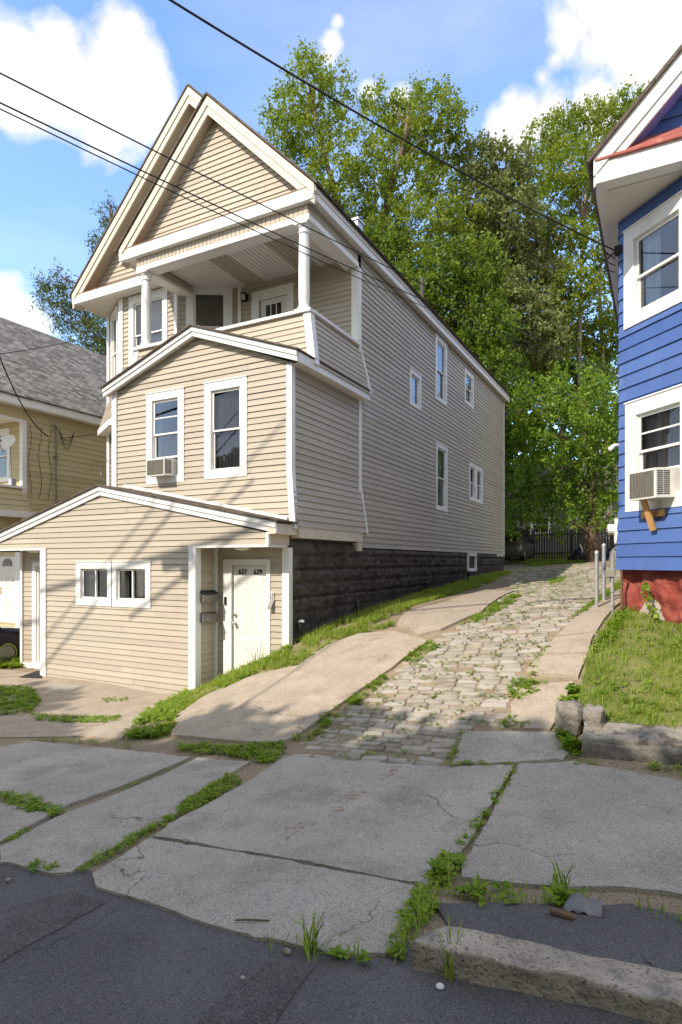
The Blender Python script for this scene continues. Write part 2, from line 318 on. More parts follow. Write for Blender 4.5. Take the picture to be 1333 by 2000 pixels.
# ------------------------------------------------------------------ the lie of the land (heights relative to the eye)
CP = []
for yy in (-16, -8, -3, 0, 3.0):
    for xx in (-26, -16, -8, -4, 0, 5, 12): CP.append((xx, yy, -1.95+.072*xx if xx > -8 else -2.526+.04*(xx+8)))
CP += [(-8.5,5.5,-2.57),(-5,5.8,-2.31),(-3,5.8,-2.15),(-1,6,-1.99),(1.5,6,-1.83),(5,6,-1.5),
       (-13.9,9.45,-2.57),(-12.2,8.8,-2.56),(-10,8.8,-2.54),(-7.9,8.8,-2.50),(-7.8,9.45,-2.37),(-7.4,9.35,-2.13),(-6.55,9.4,-1.87),(-6.1,9.45,-1.52),
       (-6.1,12.3,-1.2),(-6.1,17.5,-.82),(-6.1,21.4,-.61),(-6.1,26.6,-.45),(-5.2,9.4,-1.40),(-3.3,9.5,-1.16),(-.9,10.3,-.76),(-.5,9.6,-.82),(-4.9,13.3,-.905),(-4.5,14.6,-.81),(-3.7,17.15,-.69),(-3.16,18.9,-.59),(-3,22.8,-.27),(-3,25.6,-.06),
       (-.6,13,-.52),(-.7,17,-.36),(-.7,26,.0),(-7,33,.05),(-4,35,.15),(1,34,.35),(-10,60,3),(10,60,3.5),(-25,30,-1),(-16,12,-2.7),(-19,8,-2.8),(-15,20,-2.2),(-30,60,2),(8,15,.2),(8,28,.6),(4,9,-.8),(24,8,0),(24,40,2),(-40,10,-3.6)]
CP = np.array(CP, float)
def _k(d2): return np.where(d2 > 0, d2*np.log(d2+1e-12), 0)
_A = _k(((CP[:,None,:2]-CP[None,:,:2])**2).sum(-1))+np.eye(len(CP))*.35; _P = np.c_[np.ones(len(CP)), CP[:,:2]]
_S = np.linalg.solve(np.block([[_A, _P], [_P.T, np.zeros((3,3))]]), np.r_[CP[:,2], 0, 0, 0])
def Gn(xy):
    xy = np.asarray(xy, float).reshape(-1, 2)
    return _k(((xy[:,None]-CP[None,:,:2])**2).sum(-1))@_S[:-3]+np.c_[np.ones(len(xy)), xy]@_S[-3:]
def G(x, y): return float(Gn([(x, y)])[0])
def gp(u, v, dz=0.0, fn=None):                    # the ground point seen at a pixel of the photograph
    r = ray(u, v); fn = fn or G; s0, s = .8, None; prev = None
    ss = np.geomspace(1.5, 60, 160); z = Gn(np.c_[ss*r.x, ss*r.y])+dz if fn is G else np.array([fn(a*r.x, a*r.y) for a in ss])+dz
    d = ss*r.z-z; i = np.argmax(d < 0)
    if d[0] < 0 or i == 0: i = 1 if d[0] < 0 else len(ss)-1
    t = d[i-1]/(d[i-1]-d[i]+1e-9); s = ss[i-1]+(ss[i]-ss[i-1])*min(max(t, 0), 1)
    return (s*r.x, s*r.y)
def inpoly(p, poly):
    x, y = p[:,0], p[:,1]; r = np.zeros(len(p), bool); n = len(poly)
    for i in range(n):
        x1, y1 = poly[i]; x2, y2 = poly[(i+1) % n]
        c = ((y1 > y) != (y2 > y)) & (x < (x2-x1)*(y-y1)/(y2-y1+1e-12)+x1); r ^= c
    return r
def rag(poly, step=.06, amp=.03):                 # broken, uneven edge for a slab
    out = []; n = len(poly)
    for i in range(n):
        a = Vector((*poly[i], 0)); b = Vector((*poly[(i+1) % n], 0)); L = (b-a).length; k = max(1, int(L/step)); nn = Vector((-(b-a).y, (b-a).x, 0)).normalized()
        for j in range(k):
            p = a+(b-a)*(j/k); w = amp*(noise.noise(Vector((p.x*3, p.y*3, 1.7)))+.5*noise.noise(Vector((p.x*11, p.y*11, 4)))+.35*noise.noise(Vector((p.x*31, p.y*31, 9)))) if j else amp*.3
            p = p+nn*w; out.append((p.x, p.y))
    return out
def drape(name, polys, m, off=.02, thick=.08, step=.35, fn=None, smooth=True, **kw):
    bm = bmesh.new(); skirts = []
    for poly in polys:
        vs = [bm.verts.new((x, y, 0)) for x, y in poly]
        bm.faces.new(vs)
    xs = [p[0] for q in polys for p in q]; ys = [p[1] for q in polys for p in q]
    for ax, lo, hi in ((0, min(xs), max(xs)), (1, min(ys), max(ys))):
        k = lo+step
        while k < hi:
            co = (k,0,0) if ax == 0 else (0,k,0); no = (1,0,0) if ax == 0 else (0,1,0)
            bmesh.ops.bisect_plane(bm, geom=bm.verts[:]+bm.edges[:]+bm.faces[:], plane_co=co, plane_no=no); k += step
    bm.normal_update()
    for f in bm.faces:
        if f.normal.z < 0: f.normal_flip()
    if thick:
        be = [e for e in bm.edges if len(e.link_faces) == 1]
        r = bmesh.ops.extrude_edge_only(bm, edges=be); low = {v for v in r['geom'] if isinstance(v, bmesh.types.BMVert)}
    else: low = set()
    co = np.array([v.co[:2] for v in bm.verts]); z = (Gn(co) if fn is None else np.array([fn(*c) for c in co]))
    for v, zz in zip(bm.verts, z): v.co.z = zz+off-(thick if v in low else 0)
    a = np.array([v.co[:] for v in bm.verts]); loc = Vector(((a[:,0].min()+a[:,0].max())/2, (a[:,1].min()+a[:,1].max())/2, a[:,2].min()))
    for v in bm.verts: v.co -= loc
    me = bpy.data.meshes.new(name); bm.to_mesh(me); bm.free(); me.materials.append(M[m])
    return tagset(link(me, name, None, loc), **kw)
def gpoly(px, r=True, step=.06, amp=.025):
    p = [gp(u, v) for u, v in px]; return rag(p, step, amp) if r else p

def ground():
    xs = np.r_[np.arange(-60, -20, 4), np.arange(-20, 8, .5), np.arange(8, 61, 4)]; ys = np.r_[np.arange(-40, -4, 4), np.arange(-4, 38, .5), np.arange(38, 121, 6)]
    X, Y = np.meshgrid(xs, ys); P = np.c_[X.ravel(), Y.ravel()]; Pc = np.c_[np.clip(P[:,0], -45, 40), np.clip(P[:,1], -20, 62)]; Z = np.concatenate([Gn(c) for c in np.array_split(Pc, 8)])
    nx = len(xs); mb = MB(); mb.v = [(a, b, c-.012) for (a, b), c in zip(P, Z)]
    mb.f = [(j*nx+i, j*nx+i+1, (j+1)*nx+i+1, (j+1)*nx+i) for j in range(len(ys)-1) for i in range(nx-1)]
    mb.build('ground', 'soil', smooth=True, kind='structure')
    road = [(-26,-9),(14,-9),(14,2.82),(4,2.82)]+[gp(u, v) for u, v in [(1333,1940),(1100,1890),(860,1850),(770,1835),(700,1835),(600,1825),(500,1805),(400,1775),(300,1750),(205,1712),(150,1690),(60,1680),(0,1660)]]+[(-8,3.0),(-26,3.2)]
    drape('road', [rag(road, .15, .03)], 'asphalt', .0, .1, .6, kind='structure')
    A = [(-420,1480),(0,1462),(65,1450),(200,1463),(372,1481),(103,1586),(0,1551),(-400,1470+80)]
    B = [(385,1483),(488,1491),(455,1510),(350,1572),(350,1592),(280,1625),(140,1707),(105,1710),(0,1688),(0,1657),(110,1600)]
    Cc = [(-300,1545),(0,1571),(102,1593),(0,1649),(-300,1650)]
    D = [(555,1479),(700,1490),(868,1501),(1002,1496),(965,1562),(888,1690),(835,1733),(560,1680),(302,1637),(330,1613)]
    E = [(293,1641),(560,1685),(828,1738),(808,1790),(770,1868),(690,1872),(500,1836),(400,1806),(195,1738),(182,1712)]
    Fp = [(1016,1495),(1120,1490),(1333,1531),(1750,1590),(1900,1800),(1333,1752),(1230,1738),(1110,1738),(905,1718),(905,1688),(975,1562)]
    Gp = [(906,1431),(1083,1433),(1110,1474),(1100,1486),(1010,1491),(880,1496)]
    drape('sidewalk', [gpoly(p) for p in (A, B, Cc, D, E, Fp, Gp)], 'concrete', .02, .1, .4, kind='structure')
    P1 = [(-60,1800),(30,1772),(138,1744),(205,1762),(120,1812),(0,1880),(-80,1920)]; P2 = [(330,2060),(455,1935),(520,1880),(612,1888),(560,1960),(500,2060)]
    drape('road_patch', [gpoly(p, True, .1, .03) for p in (P1, P2)], 'asphalt_worn', .006, .02, .4, kind='structure')
    verge = [(850,1768),(1000,1768),(1230,1768),(1333,1790),(1700,1850),(1800,1990),(1333,1908),(1100,1862),(880,1818)]
    drape('kerb_strip', [gpoly(verge)], 'asphalt', .008, .05, .4, kind='structure')
    pad = [(-250,1320),(0,1308),(85,1316),(372,1350),(352,1376),(300,1400),(238,1442),(150,1438),(0,1440),(-260,1440)]
    drape('concrete_pad', [gpoly(pad)], 'concrete_warm', .006, .04, .5, kind='structure')
    H1 = [(335,1440),(345,1400),(400,1362),(455,1338),(490,1325),(585,1303),(640,1264),(700,1241),(770,1236),(836,1255),(765,1308),(690,1360),(625,1408),(572,1446),(530,1456),(450,1450)]
    H2 = [(775,1222),(790,1200),(870,1178),(950,1154),(1005,1156),(940,1198),(862,1232),(820,1243)]
    drape('driveway_slab', [gpoly(p, True, .15, .015) for p in (H1, H2)], 'concrete_warm', .035, .13, .4, kind='structure')
    Wk = [[(1088,1245),(1130,1205),(1175,1176),(1212,1152),(1214,1176),(1165,1236)],[(1058,1278),(1084,1249),(1160,1240),(1150,1278)],[(1028,1315),(1054,1283),(1146,1283),(1130,1325)],
          [(1000,1380),(1018,1350),(1060,1340),(1120,1335),(1100,1390),(1075,1428),(985,1426)]]
    drape('footpath', [gpoly(p, True, .15, .03) for p in Wk], 'concrete_warm', .03, .12, .4, kind='structure')
ground()

COB = [gp(u, v) for u, v in [(578,1476),(640,1487),(868,1499),(902,1432),(985,1425),(1010,1345),(1050,1285),(1085,1245),(1130,1198),(1175,1168),(1205,1140),(1212,1112),(1150,1103),(985,1104),(985,1122),(1005,1150),(945,1198),(845,1258),(700,1368),(630,1420)]]
def cobbles():
    a = np.array(COB); mb = MB(); var = []; rnd = random.Random(3); y = a[:,1].min()
    while y < a[:,1].max():
        w = rnd.uniform(.09, .12); x = a[:,0].min()+rnd.uniform(0, .3)
        while x < a[:,0].max():
            L = rnd.uniform(.22, .36); cx, cy = x+L/2, y+w/2+.03*math.sin(x*1.3)
            if inpoly(np.array([[cx, cy]]), COB)[0] and rnd.random() > (.05 if cy < 10 else .16 if cy < 12.5 else .32):
                g = .010; top = rnd.uniform(.0, .014)+.006-.022*max(0, noise.noise(Vector((cx*.9, cy*.7, 8)))+.1); i = len(mb.v); z0 = G(cx, cy); zx = (G(cx+.2, cy)-G(cx-.2, cy))/.4; zy = (G(cx, cy+.2)-G(cx, cy-.2))/.4
                rot = rnd.uniform(-.06, .06); tx, ty = rnd.uniform(-.07, .07), rnd.uniform(-.1, .1)
                for k, (ins, zz) in enumerate(((0, -.06), (.0, top*.2-.010), (.007, top*.8), (.026, top))):
                    hx, hy = max(.01, L/2-g-ins), max(.008, w/2-g-ins*.7); c = min(hx, hy)*.45
                    for px_, py_ in ((-hx+c,-hy),(hx-c,-hy),(hx,-hy+c),(hx,hy-c),(hx-c,hy),(-hx+c,hy),(-hx,hy-c),(-hx,-hy+c)):
                        px_ += rnd.uniform(-.012, .012); py_ += rnd.uniform(-.007, .007)
                        qx, qy = cx+px_*math.cos(rot)-py_*math.sin(rot), cy+px_*math.sin(rot)+py_*math.cos(rot)
                        mb.v.append((qx, qy, z0+zx*(qx-cx)+zy*(qy-cy)+zz+(tx*px_+ty*py_ if k else 0)))
                nf = 0
                for k in range(3):
                    for j in range(8): mb.f.append((i+k*8+j, i+k*8+(j+1) % 8, i+(k+1)*8+(j+1) % 8, i+(k+1)*8+j)); nf += 1
                mb.f.append(tuple(i+24+j for j in range(8))); var += [rnd.random()]*(nf+1)
            x += L
        y += w
    o = mb.build('cobblestone_driveway', 'cobble', smooth=True, kind='structure')
    at = o.data.attributes.new('var', 'FLOAT', 'FACE'); at.data.foreach_set('value', np.array(var, np.float32))
cobbles()

# ------------------------------------------------------------------ walls: lap siding on a frame (origin, run, outward normal)
class Fr:
    def __init__(s, ox, oy, dx, dy): s.o = Vector((ox, oy, 0)); s.d = Vector((dx, dy, 0)).normalized(); s.n = Vector((s.d.y, -s.d.x, 0)); s.tilt = None
    def p(s, a, z, off=0):
        if s.tilt:
            zt, zb, dl = s.tilt
            if z < zt: off += dl*min(1, (zt-z)/(zt-zb))
        q = s.o+s.d*a+s.n*off; return Vector((q.x, q.y, z))
    def box(s, mb, a0, a1, z0, z1, o0, o1):
        mb.hexa([s.p(a0,z0,o1), s.p(a1,z0,o1), s.p(a1,z0,o0), s.p(a0,z0,o0), s.p(a0,z1,o1), s.p(a1,z1,o1), s.p(a1,z1,o0), s.p(a0,z1,o0)])
def clip(poly, ax, k, keep_gt):
    out = []; n = len(poly)
    for i in range(n):
        p, q = poly[i], poly[(i+1) % n]; a, b = (p[ax]-k, q[ax]-k) if keep_gt else (k-p[ax], k-q[ax])
        if a >= 0: out.append(p)
        if a*b < 0: t = a/(a-b); out.append((p[0]+(q[0]-p[0])*t, p[1]+(q[1]-p[1])*t))
    return out
SRND = random.Random(21)
def siding(mb, F, poly, c=.118, holes=(), d=.021, base=None):
    z0 = min(p[1] for p in poly) if base is None else base; z1 = max(p[1] for p in poly); k = 0
    while z0+k*c > min(p[1] for p in poly): k -= 1
    while z0+k*c < z1-1e-6:
        lo, hi = z0+k*c, z0+(k+1)*c; k += 1
        zs = sorted({lo, hi}|{z for h in holes for z in (h[2], h[3]) if lo < z < hi})
        for za, zb in zip(zs, zs[1:]):
            pc = clip(clip(poly, 1, za, True), 1, zb, False)
            if len(pc) < 3: continue
            pieces = [pc]
            for h in holes:
                if h[2] < (za+zb)/2 < h[3]:
                    nx = []
                    for q in pieces:
                        for r in (clip(q, 0, h[0], False), clip(q, 0, h[1], True)):
                            if len(r) >= 3: nx.append(r)
                    pieces = nx
            for q in pieces:
                aa, ab = min(p[0] for p in q), max(p[0] for p in q); cut = aa; bd = []
                while cut < ab:
                    nx_ = cut+SRND.uniform(2.2, 3.8); nx_ = ab if nx_ > ab-.5 or F.tilt else nx_; bd.append((cut, nx_)); cut = nx_
                for ba, bb in bd:
                    r = clip(clip(q, 0, ba+(.004 if ba > aa else 0), True), 0, bb, False)
                    if len(r) >= 3: mb.var[len(mb.f)] = min(1, max(0, SRND.gauss(.3, .22))); wob = SRND.uniform(-.0025, .0025); mb.poly([F.p(a, z, d*(1-(z-lo)/c)+wob) for a, z in r])
                if za == lo:
                    b = [p for p in q if abs(p[1]-lo) < 1e-6]
                    if len(b) >= 2:
                        a0, a1 = min(p[0] for p in b), max(p[0] for p in b); mb.poly([F.p(a0, lo, 0), F.p(a1, lo, 0), F.p(a1, lo, d), F.p(a0, lo, d)])
def folds(mb, F, a0, a1, z0, z1, off, amp=.012, wl=.09):
    n = max(4, int((a1-a0)/wl*4)); P = [(a0+(a1-a0)*i/n, off+amp*math.sin(2*math.pi*(a1-a0)*i/n/wl+.6*math.sin(i*.7))) for i in range(n+1)]
    for (a, o), (b, q) in zip(P, P[1:]): mb.poly([F.p(a, z0, o), F.p(b, z0, q), F.p(b, z1, q), F.p(a, z1, o)])
def window(parent, F, a0, a1, z0, z1, cw=.11, curtain='curtain_dark', lites=1, glass='glass', trim='white', frame_mat='white', meet=.5, proud=.03, cur=None, cut=None, name='window', slider=False, label=None):
    """outer casing a0..a1, z0..z1; returns the hole for the siding"""
    mb = MB(); B = F.box
    B(mb, a0, a1, z1-cw, z1, 0, proud); B(mb, a0, a1, z0, z0+cw*.9, 0, proud); B(mb, a0, a0+cw, z0+cw*.9, z1-cw, 0, proud); B(mb, a1-cw, a1, z0+cw*.9, z1-cw, 0, proud)
    B(mb, a0-.012, a1+.012, z1, z1+.02, -.01, proud+.015)
    i0, i1, j0, j1 = a0+cw, a1-cw, z0+cw*.9, z1-cw; t = .012; dp = -.09
    B(mb, i0, i0+t, j0, j1, dp, 0); B(mb, i1-t, i1, j0, j1, dp, 0); B(mb, i0+t, i1-t, j1-t, j1, dp, 0); B(mb, i0+t, i1-t, j0, j0+.025, dp, .012)
    w = mb.build(name, trim, parent)
    if label: w['label'] = label
    sa, ga, cu = MB(), MB(), MB()
    i0 += t; i1 -= t; j0 += .025; j1 -= t
    if cut: j0 = cut
    zm = j0+(j1-j0)*meet
    def sash(x0, x1, y0, y1, o, sw=.035, lit=1):
        B(sa, x0, x1, y1-sw, y1, o-.03, o); B(sa, x0, x1, y0, y0+sw, o-.03, o); B(sa, x0, x0+sw, y0+sw, y1-sw, o-.03, o); B(sa, x1-sw, x1, y0+sw, y1-sw, o-.03, o)
        for q in range(1, lit):
            zz = y0+(y1-y0)*q/lit; B(sa, x0+sw, x1-sw, zz-.012, zz+.012, o-.025, o-.004)
        ga.poly([F.p(x0+sw, y0+sw, o-.016), F.p(x1-sw, y0+sw, o-.016), F.p(x1-sw, y1-sw, o-.016), F.p(x0+sw, y1-sw, o-.016)])
    if slider:
        xm = (i0+i1)/2; sash(i0, xm+.02, j0, j1, -.02, .03); sash(xm-.02, i1, j0, j1, -.052, .03)
    elif meet: sash(i0, i1, zm-.02, j1, -.018, lit=lites); sash(i0, i1, j0, zm+.018, -.05)
    else: sash(i0, i1, j0, j1, -.03)
    sa.build('sash', frame_mat, w); ga.build('pane', glass, w)
    if curtain:
        if cur is None: folds(cu, F, i0, i1, j0, j1, -.13)
        else:
            for (p0, p1) in cur: folds(cu, F, i0+(i1-i0)*p0, i0+(i1-i0)*p1, j0, j1, -.13)
        cu.build('curtain', curtain, w)
    bk = MB(); B(bk, i0-.02, i1+.02, j0-.02, j1+.02, -.5, -.48); B(bk, i0-.04, i0-.02, j0-.04, j1+.04, -.5, dp); B(bk, i1+.02, i1+.04, j0-.04, j1+.04, -.5, dp); B(bk, i0-.02, i1+.02, j0-.06, j0-.04, -.5, dp); B(bk, i0-.02, i1+.02, j1+.02, j1+.04, -.5, dp)
    bk.build('window_reveal', 'dark', w)
    return (a0+cw-.005, a1-cw+.005, z0+cw*.9-.005, z1-cw+.005)
def slab_roof(mb, ridge, eave, y0, y1, th=.07, up=0.0, uv=False):      # x,z of ridge and eave, runs along Y
    a = Vector((ridge[0], 0, ridge[1]+up)); b = Vector((eave[0], 0, eave[1]+up)); n = Vector((-(b-a).z, 0, (b-a).x)).normalized()
    if n.z < 0: n = -n
    n *= th; Y0 = Vector((0,y0,0)); Y1 = Vector((0,y1,0))
    mb.hexa([a+Y0, b+Y0, b+Y1, a+Y1, a+Y0+n, b+Y0+n, b+Y1+n, a+Y1+n])
def rake_boards(mA, mB_, mS, ridge, eave, y0, y1, w1=.14, w2=.13, sgn=1):
    """two stepped boards under a sloping roof edge on the front plane y0 and the soffit back to the wall at y1"""
    a = Vector((ridge[0], 0, ridge[1])); b = Vector((eave[0], 0, eave[1])); d = (b-a).normalized(); slope = abs(d.z/d.x); vz = math.hypot(1, slope)
    def board(mb, t0, t1, ya, yb):
        q = [a+Vector((0,0,-t0*vz)), b+Vector((0,0,-t0*vz)), b+Vector((0,0,-t1*vz)), a+Vector((0,0,-t1*vz))]
        mb.prism([(p.x, ya, p.z) for p in q], (0, yb-ya, 0))
    board(mA, 0, w1, y0, y0+.05); board(mB_, w1, w1+w2, y0+.025, y0+.07)
    q = [a+Vector((0,0,-(w1+w2-.03)*vz)), b+Vector((0,0,-(w1+w2-.03)*vz))]
    mS.hexa([(q[0].x,y0+.07,q[0].z),(q[1].x,y0+.07,q[1].z),(q[1].x,y1,q[1].z),(q[0].x,y1,q[0].z),(q[0].x,y0+.07,q[0].z+.02),(q[1].x,y0+.07,q[1].z+.02),(q[1].x,y1,q[1].z+.02),(q[0].x,y1,q[0].z+.02)])

def air_conditioner(label, F, a, z, w, h, depth, off0, tiltdeg=4, group=None):
    root = thing('window_air_conditioner', label, 'air conditioner', F.p(a, z, off0), group)
    t = math.tan(R(tiltdeg)); P = lambda aa, zz, oo: F.p(a+aa, z+zz-(oo)*t, off0+oo)
    def bx(mb, a0, a1, z0, z1, o0, o1): mb.hexa([P(a0,z0,o1),P(a1,z0,o1),P(a1,z0,o0),P(a0,z0,o0),P(a0,z1,o1),P(a1,z1,o1),P(a1,z1,o0),P(a0,z1,o0)])
    cs = MB(); bx(cs, -w/2, w/2, 0, h, -.12, depth); cs.build('case', 'acwhite', root, bevel=.008)
    gr = MB(); bx(gr, -w/2+.025, w/2-.025, .03, h-.03, depth-.01, depth+.006)
    n = int(h/.016)
    for i in range(n):
        zz = .035+(h-.075)*i/(n-1); bx(gr, -w/2+.03, w/2-.03, zz, zz+.006, depth+.006, depth+.013)
    for i in range(9):
        aa = -w/2+.03+(w-.066)*i/8; bx(gr, aa, aa+.005, .033, h-.033, depth+.006, depth+.016)
    gr.build('rear_grille', 'acgrey', root)
    lv = MB(); n = 12
    for s in (1, -1):
        for i in range(n):
            zz = .05+(h-.1)*i/(n-1)
            for o0, o1 in ((depth*.35, depth*.62), (depth*.66, depth*.93)): bx(lv, s*(w/2), s*(w/2+.006), zz, zz+.012, o0, o1) if s > 0 else bx(lv, -(w/2+.006), -w/2, zz, zz+.012, o0, o1)
    build_each(lv, 'side_louvre', 'dark', root); return root

XR, XL, YF, YB, ZS = -6.1, -13.9, 12.3, 26.6, 7.02
def vent_siding(mb, F, a0, a1, z0, z1):            # vertical beaded band
    n = int((a1-a0)/.11)
    for i in range(n):
        x0 = a0+(a1-a0)*i/n; x1 = a0+(a1-a0)*(i+1)/n; F.box(mb, x0, x1-.018, z0, z1, 0, .012); F.box(mb, x1-.018, x1, z0, z1, 0, .002)
def six_panel_door(parent, F, a0, a1, z0, z1, off, panels, m='door'):
    mb = MB(); F.box(mb, a0, a1, z0, z1, off-.04, off)
    w, h = a1-a0, z1-z0
    for (p0, p1, q0, q1) in panels:
        x0, x1, y0, y1 = a0+w*p0, a0+w*p1, z0+h*q0, z0+h*q1; r = .018
        for bx in ((x0,x1,y0,y0+r),(x0,x1,y1-r,y1),(x0,x0+r,y0+r,y1-r),(x1-r,x1,y0+r,y1-r)): F.box(mb, *bx, off, off+.007)
        F.box(mb, x0+.045, x1-.045, y0+.045, y1-.045, off, off+.006)
    return mb.build('door', m, parent)
def text(parent, body, F, a, z, off, size, m):
    cu = bpy.data.curves.new('house_number', 'FONT'); cu.body = body; cu.size = size; cu.align_x = 'CENTER'; cu.align_y = 'CENTER'; cu.extrude = .004; cu.offset = .003; cu.materials.append(M[m])
    t = bpy.data.objects.new('house_number_text', cu); C.objects.link(t); bpy.context.view_layer.update()
    me = bpy.data.meshes.new_from_object(t.evaluated_get(bpy.context.evaluated_depsgraph_get())); bpy.data.objects.remove(t); bpy.data.curves.remove(cu); me.name = 'house_number'
    if not me.materials: me.materials.append(M[m])
    o = bpy.data.objects.new('house_number', me); C.objects.link(o); o.parent = parent; o.location = F.p(a, z, off)-ORG[parent.name]
    o.rotation_euler = (R(90), 0, math.atan2(F.d.y, F.d.x)); return o

def beige_house():
    H = thing('house', 'tan three storey house with twin front gables and white door numbered 637 639', 'house', (-10, 12, -2.5))
    FS = Fr(XR, 0, 0, 1)                # long side wall, a = Y
    FD = Fr(0, 9.45, 1, 0); FG = Fr(0, 8.86, 1, 0); FA = Fr(0, 9.5, 1, 0); FP = Fr(0, YF, 1, 0)
    # windows first, so their holes can be cut
    hs = []
    hs.append(window(H, FS, 15.43, 16.30, 4.31, 5.30, .10, 'white', meet=0, cur=[(0,1)], glass='glass'))
    hs.append(window(H, FS, 17.55, 18.64, 4.97, 6.93, .12, 'curtain_grey'))
    hs.append(window(H, FS, 20.62, 21.72, 5.57, 6.76, .12, 'curtain_grey'))
    hs.append(window(H, FS, 17.60, 18.69, 1.60, 3.66, .12, 'curtain_pale'))
    hs.append(window(H, FS, 21.19, 22.06, 2.22, 3.56, .11, 'curtain_pale')); hs.append(window(H, FS, 22.10, 22.99, 2.22, 3.56, .11, 'curtain_pale'))
    mb = MB(); siding(mb, FS, [(12.42,.335),(26.58,.335),(26.58,ZS),(12.42,ZS)], .128, hs)
    FPi = Fr(0, YF, 1, 0)
    # front wall on the porch, bay walls
    hd = (-9.06+.1, -7.82-.1, 3.9, 6.72-.1)
    siding(mb, FP, [(-9.42,.335),(XR,.335),(XR,ZS),(-9.42,ZS)], .118, [hd])
    FBr = Fr(-10.8, 11.5, 1.38, .8); Lr = math.hypot(1.38, .8)
    hr = window(H, FBr, Lr-1.36, Lr-.2, 4.9, 7.0, .19, 'blind', cur=[(0,1)])
    siding(mb, FBr, [(0,.335),(Lr,.335),(Lr,ZS),(0,ZS)], .118, [hr])
    FBf = Fr(-12.79, 11.5, 1, 0); hf = window(H, FBf, .33, 1.69, 4.95, 6.97, .17, 'curtain_grey', glass='glass2')
    siding(mb, FBf, [(0,.335),(1.99,.335),(1.99,ZS),(0,ZS)], .118, [hf])
    FBl = Fr(-13.89, 12.13, 1.1, -.63); Ll = math.hypot(1.1, .63); hl = window(H, FBl, .12, 1.0, 4.7, 6.95, .13, 'curtain_grey')
    siding(mb, FBl, [(0,.335),(Ll,.335),(Ll,ZS),(0,ZS)], .118, [hl])
    FL = Fr(XL, YB, 0, -1); siding(mb, FL, [(0,.3),(YB-12.13,.3),(YB-12.13,ZS),(0,ZS)], .128)
    FBk = Fr(XR, YB, -1, 0); siding(mb, FBk, [(0,.3),(7.8,.3),(7.8,ZS),(0,ZS)], .128)
    mb.build('siding_wall', 'siding', H)
    # bay skirt between the storeys
    sk = MB(); tr = MB()
    for Fq, L in ((FBl, Ll), (FBf, 1.99)):
        Fq.tilt = (4.75, 3.75, .3); siding(sk, Fq, [(-.1,3.75),(L+.1,3.75),(L+.1,4.75),(-.1,4.75)], .118, d=.02); Fq.box(tr, -.12, L+.12, 3.6, 3.75, -.3, .03); Fq.tilt = None
    sk.build('bay_skirt', 'siding', H)
    # corner boards
    FS.box(tr, 26.5, 26.6, .335, ZS, 0, .03); FS.box(tr, 12.3, 12.42, .335, 6.7, 0, .028); FP.box(tr, -6.26, XR, .335+3.6, 6.68, 0.0, .028)
    for (x, y) in ((-9.42, 12.3), (-10.8, 11.5)): tr.box(x-.045, x+.045, y-.05, y+.04, .4, ZS)
    tr.box(-12.83, -12.68, 11.46, 11.6, .4, ZS); tr.box(-13.95, -13.86, 12.04, 12.16, .4, ZS)
    # foundations
    fm = MB(); ys = np.arange(9.5, 26.56, .05); zs = np.arange(-1.75, .5, .036); nz = len(zs)
    for y in ys:
        for z in zs:
            row = math.floor((z+1.75)/.27); fz = (z+1.75)/.27-row; fy = y/.56+.5*(row % 2); fy -= math.floor(fy)
            b = min(1, min(fz, 1-fz)*7)*min(1, min(fy, 1-fy)*13); rr = noise.noise(Vector((y*6, z*6, row))); fade = min(1, max(.15, (z+1.35-.06*(y-9.5))/.5))*(1 if y < 12.3 else min(1, max(0, (.32-z)/.08)))*min(1, (y-9.5)/.12)*(0 if 20.8 < y < 22.3 and z > -.5 else 1)
            fm.v.append((XR-.06+.035+fade*(.065*b+.10*b*abs(rr)+.05*b*noise.noise(Vector((y*15, z*15, row*3+1))))+.012*noise.noise(Vector((y*14, z*14, 3))), y, z))
    fm.f = [(i*nz+j, (i+1)*nz+j, (i+1)*nz+j+1, i*nz+j+1) for i in range(len(ys)-1) for j in range(nz-1)]
    fm.build('foundation_wall', 'black_stone', H, smooth=True)
    cb = MB(); cb.box(XL+.05, XR-.09, 9.6, YB-.05, -2.75, .33); cb.build('cellar_block', 'black_stone', H)
    # cellar window
    window(H, Fr(XR-.015, 0, 0, 1), 20.99, 22.1, -.33, .32, .09, 'curtain_pale', meet=0, proud=.06)
    # right end sill board and the beam under the addition
    cr = MB(); cr.box(XR-.02, -5.93, 9.52, 12.2, .45, .66); cr.box(XR-.02, -5.95, 12.0, 12.2, .25, .45); cr.box(XR-.02, XR+.035, 25.2, 26.6, .2, .33)
    # ---------------- addition, second storey
    ha = []
    ha.append(window(H, FA, -9.765, -8.71, 1.66, 3.59, .16, 'curtain_pale', lites=2, glass='glass2', cut=2.2, meet=.42, cur=[(0,.12)]))
    ha.append(window(H, FA, -8.165, -7.105, 1.67, 3.60, .165, 'curtain_dark', meet=.5))
    ad = MB(); siding(ad, FA, [(-10.75,1.72),(-6.1,1.72),(-6.1,3.72),(-8.36,4.62),(-10.75,3.72)], .118, ha, base=.66)
    FA.tilt = (1.72, .6, .11); siding(ad, FA, [(-10.75,.66),(-6.02,.66),(-6.1,1.72),(-10.75,1.72)], .118, ha, base=.66)
    FS.tilt = (1.72, .66, .17); siding(ad, FS, [(9.42,.66),(12.4,.66),(12.4,1.72),(9.5,1.72)], .128, base=.66); FS.tilt = None
    siding(ad, FS, [(9.5,1.72),(12.38,1.72),(12.38,3.7),(9.5,3.7)], .128, base=.66)
    FAl = Fr(-10.75, 11.6, 0, -1); siding(ad, FAl, [(0,.66),(2.1,.66),(2.1,3.72),(0,3.72)], .118)
    ad.build('addition_wall', 'siding', H)
